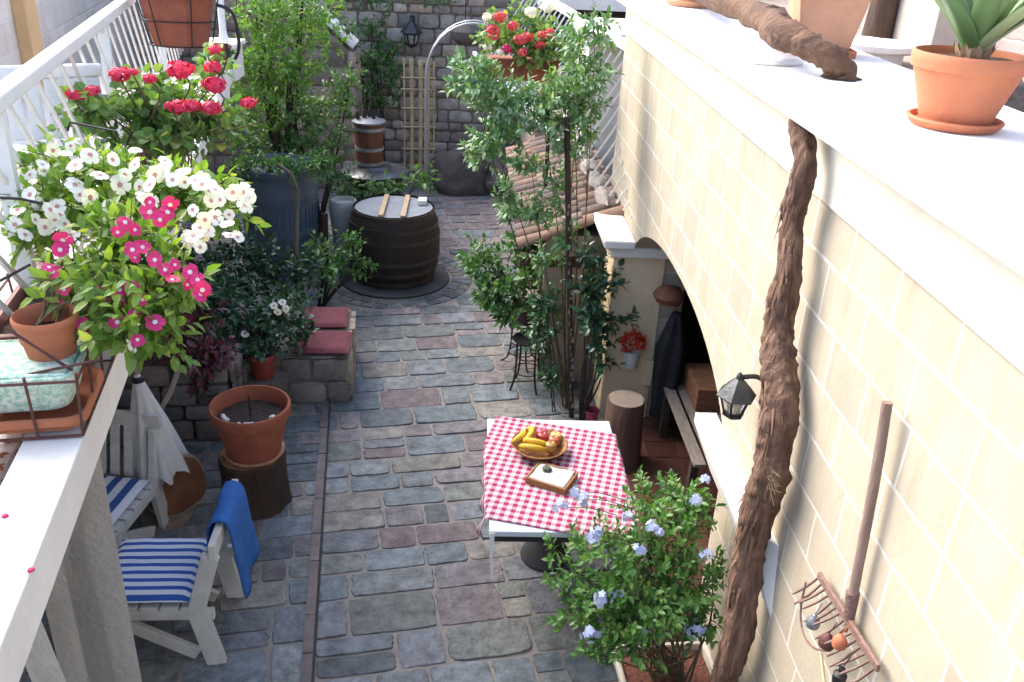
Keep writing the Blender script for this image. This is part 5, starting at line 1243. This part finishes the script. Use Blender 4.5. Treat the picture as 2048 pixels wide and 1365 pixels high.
# left bushes
bb, rr = plant('citrus_bush', 'dark glossy bush with a bare trunk in front of the water butt', 'bush', Vector((-1.82,7.6,0)),
    [bl(490,490,7.6,.22,.25,.16,40), bl(540,540,7.4,.30,.3,.18,60), bl(455,560,7.2,.20,.25,.20,44), bl(610,545,7.4,.18,.2,.12,28), bl(500,590,7.1,.26,.25,.16,46), bl(590,590,7.1,.12,.2,.10,16)], L_DARK, 54, .06, .034, 'oval', 7, .016, 2)
b = MB(); b.tube([Vector((-1.47,7.55,0)), Py(592,520,7.6), Py(596,380,7.8)], [.022,.02,.018], 8); b.tube(smoothpath([Py(596,385,7.8),Py(582,350,7.8),Py(555,330,7.8)],None,4), .016, 7)
o = b.build('support_stake', mat('stake_wood', (.16,.13,.10), (.10,.08,.065), 12, .85, .4, stretch=(1,1,.2)), smooth=True); tag(o, 'forked wooden stake standing up through the dark bush by the water butt', 'stake')
plant('barrel_bush', 'leafy branch spreading in front of the left side of the big barrel', 'bush', Vector((-1.42,8.05,0)),
    [bl(690,500,8.0,.14,.2,.14,30), bl(720,535,8.0,.14,.15,.08,20), bl(660,545,7.8,.16,.2,.12,26), bl(640,500,8.0,.1,.15,.1,14)], L_MID, 55, .06, .03, 'oval', 7, .012, 2)
pt2, rr = plant('gardenia_bush', 'dark leafy bush with few pale blossoms in a red pot by the stone bench', 'potted plant', Vector((-1.50,6.0,.62)),
    [bl(470,640,6.1,.22,.25,.16,50), bl(540,650,6.1,.20,.25,.14,48), bl(590,660,6.1,.14,.2,.12,28), bl(500,705,5.9,.18,.2,.10,34), bl(440,600,6.3,.14,.2,.12,24), bl(560,610,6.4,.14,.2,.10,24)], L_DARK, 56, .058, .032, 'oval', 7, .012, 2)
pot(pt2, (-1.50,5.92,.36), .115, .08, .2, mat('red_glazed_pot', (.30,.05,.04), (.22,.04,.03), 8, .5))
b = MB(); b.lathe((-1.50,5.92,0),[(.17,0),(.17,.355),(0,.36)],14,wob=.25); b.build('stand_stone', ROCKM, pt2, smooth=True)
for px, py in ((548,612),(565,605),(572,618),(556,625),(490,668)): p = Py(px,py,5.95); flower(pt2, p, TOCAM(p)+rdir(rr,.3)*.4, .03, [P_WHITE, P_PEYE], rr)
plant('wine_leaved_plant', 'wine red leaved plant growing on top of the dark rubble wall', 'plant', Vector((-2.0,5.75,.6)),
    [bl(380,640,5.8,.16,.2,.12,30), bl(420,720,5.6,.14,.2,.10,26), bl(350,690,5.7,.16,.2,.10,24), bl(400,770,5.6,.12,.1,.06,12)], L_RED, 58, .075, .04, 'oval', 6, .010, 2)
plant('shade_plant', 'dark green plant growing behind the wine red one under the ledge', 'plant', Vector((-2.25,6.3,.6)),
    [bl(330,640,6.3,.22,.2,.14,34), bl(420,600,6.6,.2,.2,.16,36), bl(400,560,6.9,.2,.2,.16,30), bl(380,500,7.4,.3,.2,.2,40)], L_DARK, 59, .07, .036, 'oval', 6, .010, 2)
# right group
tt, rr = plant('silver_shrub', 'tall silver green shrub with narrow leaves beside the patterned pole', 'shrub', Vector((.83,6.15,0)),
    [bl(945,160,6.2,.15,.22,.16,72), bl(1010,200,6.2,.20,.25,.16,66), bl(1090,190,6.2,.20,.25,.16,64), bl(1170,150,6.3,.18,.22,.16,52), bl(1000,260,6.2,.18,.2,.12,40), bl(1090,240,6.1,.22,.25,.14,60), bl(1165,215,6.2,.14,.22,.14,40), bl(960,310,6.3,.12,.15,.12,22), bl(1060,330,6.2,.14,.15,.10,22), bl(1020,390,6.2,.12,.14,.12,24), bl(1075,430,6.15,.12,.14,.12,26), bl(1120,370,6.15,.10,.12,.14,20), bl(1130,480,6.1,.08,.1,.14,18), bl(1085,520,6.15,.1,.12,.1,16), bl(1140,300,6.1,.1,.12,.1,16), bl(1150,75,6.4,.10,.2,.12,26), bl(1190,60,6.5,.14,.2,.12,20)], L_SILV, 60, .054, .024, 'oval', 8, .007, 1, sm=STEM, upb=.1, fill=.7)
plant('olive_bush', 'small olive green bush growing against the silver shrub under its crown', 'bush', Vector((.86,6.32,0)),
    [bl(1140,180,6.4,.14,.2,.2,36), bl(1160,260,6.3,.12,.15,.14,30)], L_BRIGHT, 61, .05, .022, 'tri', 7, .007, 1)
rb_, rr = plant('rose_bush', 'bushy dark green plant on a thin black iron stand in front of the tiled lean-to', 'potted plant', Vector((.46,6.95,.52)),
    [bl(960,520,7.0,.14,.2,.14,44), bl(1000,570,6.8,.18,.2,.13,54), bl(1020,625,6.7,.16,.2,.09,44), bl(1050,500,7.0,.16,.2,.14,46), bl(975,600,6.8,.10,.2,.08,24), bl(1060,560,6.8,.12,.2,.12,28), bl(1040,430,7.2,.12,.15,.14,30), bl(1085,625,6.6,.10,.15,.10,20)], L_MID, 62, .056, .032, 'oval', 7, .012, 2)
pot(rb_, (.50,6.92,.40), .11, .08, .19, mat('purple_pot', (.13,.045,.075), (.10,.035,.055), 8, .4))
b = MB()
for a in (45,165,285):
    ca, sa = math.cos(R_(a)), math.sin(R_(a)); b.tube(smoothpath([(.50+.10*ca,6.92+.10*sa,.40),(.50+.10*ca,6.92+.10*sa,.2),(.50+.13*ca,6.92+.13*sa,.05),(.50+.19*ca,6.92+.19*sa,.0)],None,4), .008, 6)
for z, r in ((.39,.105),(.22,.10),(.12,.11)): b.tube([(.50+r*math.cos(2*math.pi*k/20),6.92+r*math.sin(2*math.pi*k/20),z) for k in range(21)], .006, 5)
b.build('iron_stand', BLACKI, rb_, smooth=True)
ib = thing('iron_stool', 'thin black iron stool on the paving behind the checked table', 'stool', (.50,6.55,0))
b = MB(); b.lathe((.52,6.5,.44),[(.0,0),(.13,0),(.135,.012),(0,.014)],20); b.build('seat', BLACKI, ib, smooth=True)
for a in (30,120,210,300):
    ca, sa = math.cos(R_(a)), math.sin(R_(a)); b = MB(); b.tube(smoothpath([(.52+.11*ca,6.5+.11*sa,.44),(.52+.115*ca,6.5+.115*sa,.15),(.52+.16*ca,6.5+.16*sa,0)],None,4), .009, 6); b.build('leg', BLACKI, ib, smooth=True)
b = MB()
for z, r in ((.30,.112),(.16,.116)): b.tube([(.52+r*math.cos(2*math.pi*k/20),6.5+r*math.sin(2*math.pi*k/20),z) for k in range(21)], .005, 5)
b.build('ring', BLACKI, ib, smooth=True)
plant('camellia', 'dark plant with large drooping leaves between the patterned pole and the pilaster', 'plant', Vector((.92,5.95,0)),
    [bl(1180,590,6.0,.11,.15,.12,30), bl(1215,560,6.0,.06,.1,.06,10), bl(1190,640,5.95,.10,.15,.07,24), bl(1195,690,5.9,.05,.1,.06,10), bl(1205,730,5.9,.04,.08,.06,7), bl(1250,640,5.9,.03,.03,.02,3), bl(1180,520,6.1,.09,.1,.10,14)], L_DARK, 63, .065, .04, 'oval', 6, .010, 2)
plant('shadow_climber', 'thin dark climber twining up beside the pale flecked pole', 'climber', Vector((.72,6.1,0)),
    [bl(1090,690,6.1,.08,.1,.2,26), bl(1105,760,6.0,.07,.1,.1,16), bl(1095,610,6.2,.1,.1,.14,26), bl(1075,660,6.2,.05,.1,.1,10)], L_DARK, 64, .05, .03, 'oval', 6, .005, 1)
pl = thing('patterned_pole', 'slim dark pole with flaking pale patches standing behind the checked table', 'pole', (.86,6.02,0))
p0 = Py(1143,828,6.02); p1 = Py(1134,235,6.02)
b = MB(); b.tube([(p0.x,6.02,0),(p1.x,6.02,p1.z)], .022, 8); b.build('shaft', STEMDK, pl, smooth=True)
b = MB(); rr = random.Random(19); z = .1
while z < 1.75:
    h = rr.uniform(.012,.05); w_ = rr.uniform(.008,.026); x = p0.x+(p1.x-p0.x)*z/p1.z+rr.uniform(-.014,.004); d_ = rr.uniform(-.004,.006)
    b = MB(); b.add([(x,5.993,z),(x+w_,5.993,z+d_),(x+w_*.8,5.993,z+h),(x+.2*w_,5.993,z+h-d_),(x,6.004,z),(x+w_,6.004,z+d_),(x+w_*.8,6.004,z+h),(x+.2*w_,6.004,z+h-d_)],[(0,1,2,3),(7,6,5,4),(0,4,5,1),(1,5,6,2),(2,6,7,3),(3,7,4,0)])
    b.build('pale_patch', LOGW, pl); z += h+rr.uniform(.008,.05)
pk2 = thing('pink_pot', 'small pink and black pot on the paving at the foot of the pilaster', 'pot', Py(1180,800,6.0)*0+Vector((1.0,5.93,0)))
pot(pk2, (1.0,5.93,0), .06,.045,.13, mat('pink_glaze', (.42,.07,.12), (.34,.05,.10), 9, .4), rim=.02, rimo=.004, wall_=.006)
# coral geraniums on the stair rail
ge, rr = plant('coral_geranium', 'coral and pink flowers in a pot above the tiled lean-to roof', 'potted plant', Py(1040,120,7.6),
    [bl(1000,80,7.6,.18,.2,.10,44), bl(1060,100,7.6,.20,.2,.12,50), bl(1110,110,7.6,.12,.15,.12,28), bl(1030,40,7.8,.2,.15,.08,30), bl(1090,60,7.7,.14,.15,.1,24)], L_GER, 65, .05, .04, 'oval', 6, .006, 2)
q = Py(1035,135,7.75); b = MB(); b.box((q.x-.30,q.y-.1,q.z-.10),(q.x+.34,q.y+.1,q.z+.08)); b.build('flower_box', TERRADK, ge, bevel=.01)
for s_ in (.30,): b = MB(); b.tube([(q.x+s_,q.y,q.z-.1),(q.x+s_,q.y,.0)],.018,8); b.build('support_post', BLACKI, ge)
for px, py, r, m_ in ((985,60,.05,0),(1000,35,.05,0),(975,35,.04,1),(1025,52,.045,0),(988,72,.045,0),(1040,80,.05,0),(1055,75,.045,0),(1015,98,.045,2),(1085,70,.04,0),(1080,90,.04,0),(1100,65,.04,0),(975,95,.035,1),(1000,105,.03,1),(1060,25,.05,1),(1095,15,.05,1),(1045,105,.04,0)):
    head(ge, Py(px,py,7.42+rr.uniform(-.04,.04)), r, [P_CORAL,P_WHITE,P_PINK][m_], rr, 40, flat=.7)
# plumbago in the stucco planter
pp_ = thing('plumbago', 'bushy plumbago with pale blue flowers in a pale planter in front of the table', 'potted plant', (.99,2.98,0))
M = Mrot((.985,2.98,0), R_(4)); b = MB(); vs, fs = [], []
prof = [(.16,0),(.205,.40),(.235,.41),(.24,.46),(.21,.46),(.20,.38)]
for hw, z in prof:
    for sx, sy in ((-1,-.8),(1,-.8),(1,.8),(-1,.8)): vs.append(M@Vector((sx*hw,sy*hw,z)))
for j in range(len(prof)-1):
    for k in range(4): fs.append((j*4+k,j*4+(k+1)%4,(j+1)*4+(k+1)%4,(j+1)*4+k))
b.add(vs, fs); b.build('planter', mat('pale_stucco', (.50,.45,.39), (.42,.38,.33), 6, .85, .3, 40), pp_, bevel=.012)
b = MB(); b.add([M@Vector(p) for p in ((-.2,-.16,.425),(.2,-.16,.425),(.2,.16,.425),(-.2,.16,.425))], [(0,1,2,3)]); b.build('soil', mat('red_bark_mulch', (.17,.06,.04), (.09,.035,.025), 40, .95, .9, 60), pp_)
rr = random.Random(70); f, st = MB(), MB()
blobs = [bl(1240,1120,3.05,.17,.2,.14,80), bl(1330,1100,3.1,.16,.2,.16,84), bl(1300,1020,3.2,.13,.18,.10,40), bl(1380,1020,3.15,.09,.12,.12,50), bl(1200,1200,2.95,.12,.18,.11,56), bl(1290,1210,2.9,.16,.18,.12,90), bl(1370,1190,2.95,.12,.16,.14,66), bl(1145,1170,3.05,.10,.1,.05,18), bl(1110,1110,3.15,.06,.08,.04,8), bl(1130,1230,2.95,.06,.08,.04,8), bl(1430,1150,3.0,.05,.08,.08,12), bl(1260,1290,2.8,.12,.12,.07,40), bl(1400,1250,2.9,.06,.1,.1,20), bl(1170,1080,3.2,.08,.12,.06,12), bl(1190,1310,2.8,.06,.08,.06,14), bl(1345,980,3.25,.06,.08,.05,10)]
foliage(f, st, blobs, rr, .036, .017, 8, 'oval', upb=.5, srad=.002); stems(st, (.985,3.0,.43), blobs, rr, .006, 4, .08)
st.build('stem', STEM, pp_); f.build('foliage', L_PLUM, pp_)
for px, py, r in ((1120,1015,.045),(1165,1000,.04),(1150,985,.035),(1185,1075,.036),(1195,1068,.03),(1255,1035,.025),(1305,1055,.04),(1318,1065,.03),(1280,1100,.035),(1210,1195,.05),(1235,1190,.045),(1198,1200,.04),(1180,1270,.05),(1195,1262,.04),(1390,1000,.035),(1410,1110,.04),(1385,1265,.045),(1395,1255,.04),(1290,1265,.025),(1410,960,.02)):
    p = Py(px,py,2.78+(1300-py)/300*.26); rr2 = rr
    h = MB()
    for k in range(8):
        v = (rdir(rr,.2)+TOCAM(p)*.55).normalized(); c = p+v*r*rr.uniform(.35,.95); s = v.cross(rdir(rr)).normalized(); u = v.cross(s); pr_ = .0165
        for j in range(5):
            a = 2*math.pi*j/5; d = s*math.cos(a)+u*math.sin(a); e = u*math.cos(a)-s*math.sin(a)
            h.add([c, c+d*pr_*.7+e*pr_*.45, c+d*pr_*1.15+v*.001, c+d*pr_*.7-e*pr_*.45], [(0,1,2,3)])
    q = Vector((p.x*.55+1.0*.45, p.y+.07, p.z-.09)); h.tube(smoothpath([p,(p+q)/2+Vector((0,.01,.01)),q],None,4), .0022, 4, mi=1)
    for k in range(4): leaf(h, p.lerp(q,.25+.2*k), (rdir(rr,.2)), rdir(rr,.8), .032, .015, 2, 'oval')
    h.build('flower_head', [P_BLUE, STEM, L_PLUM], pp_)
b = MB(); b.tube([(.97,3.0,.43), Py(1265,1090,3.0)],.007,6); b.tube([(.99,3.02,.43), Py(1275,1040,3.05)],.006,6); b.build('stake', BAMBOO, pp_)
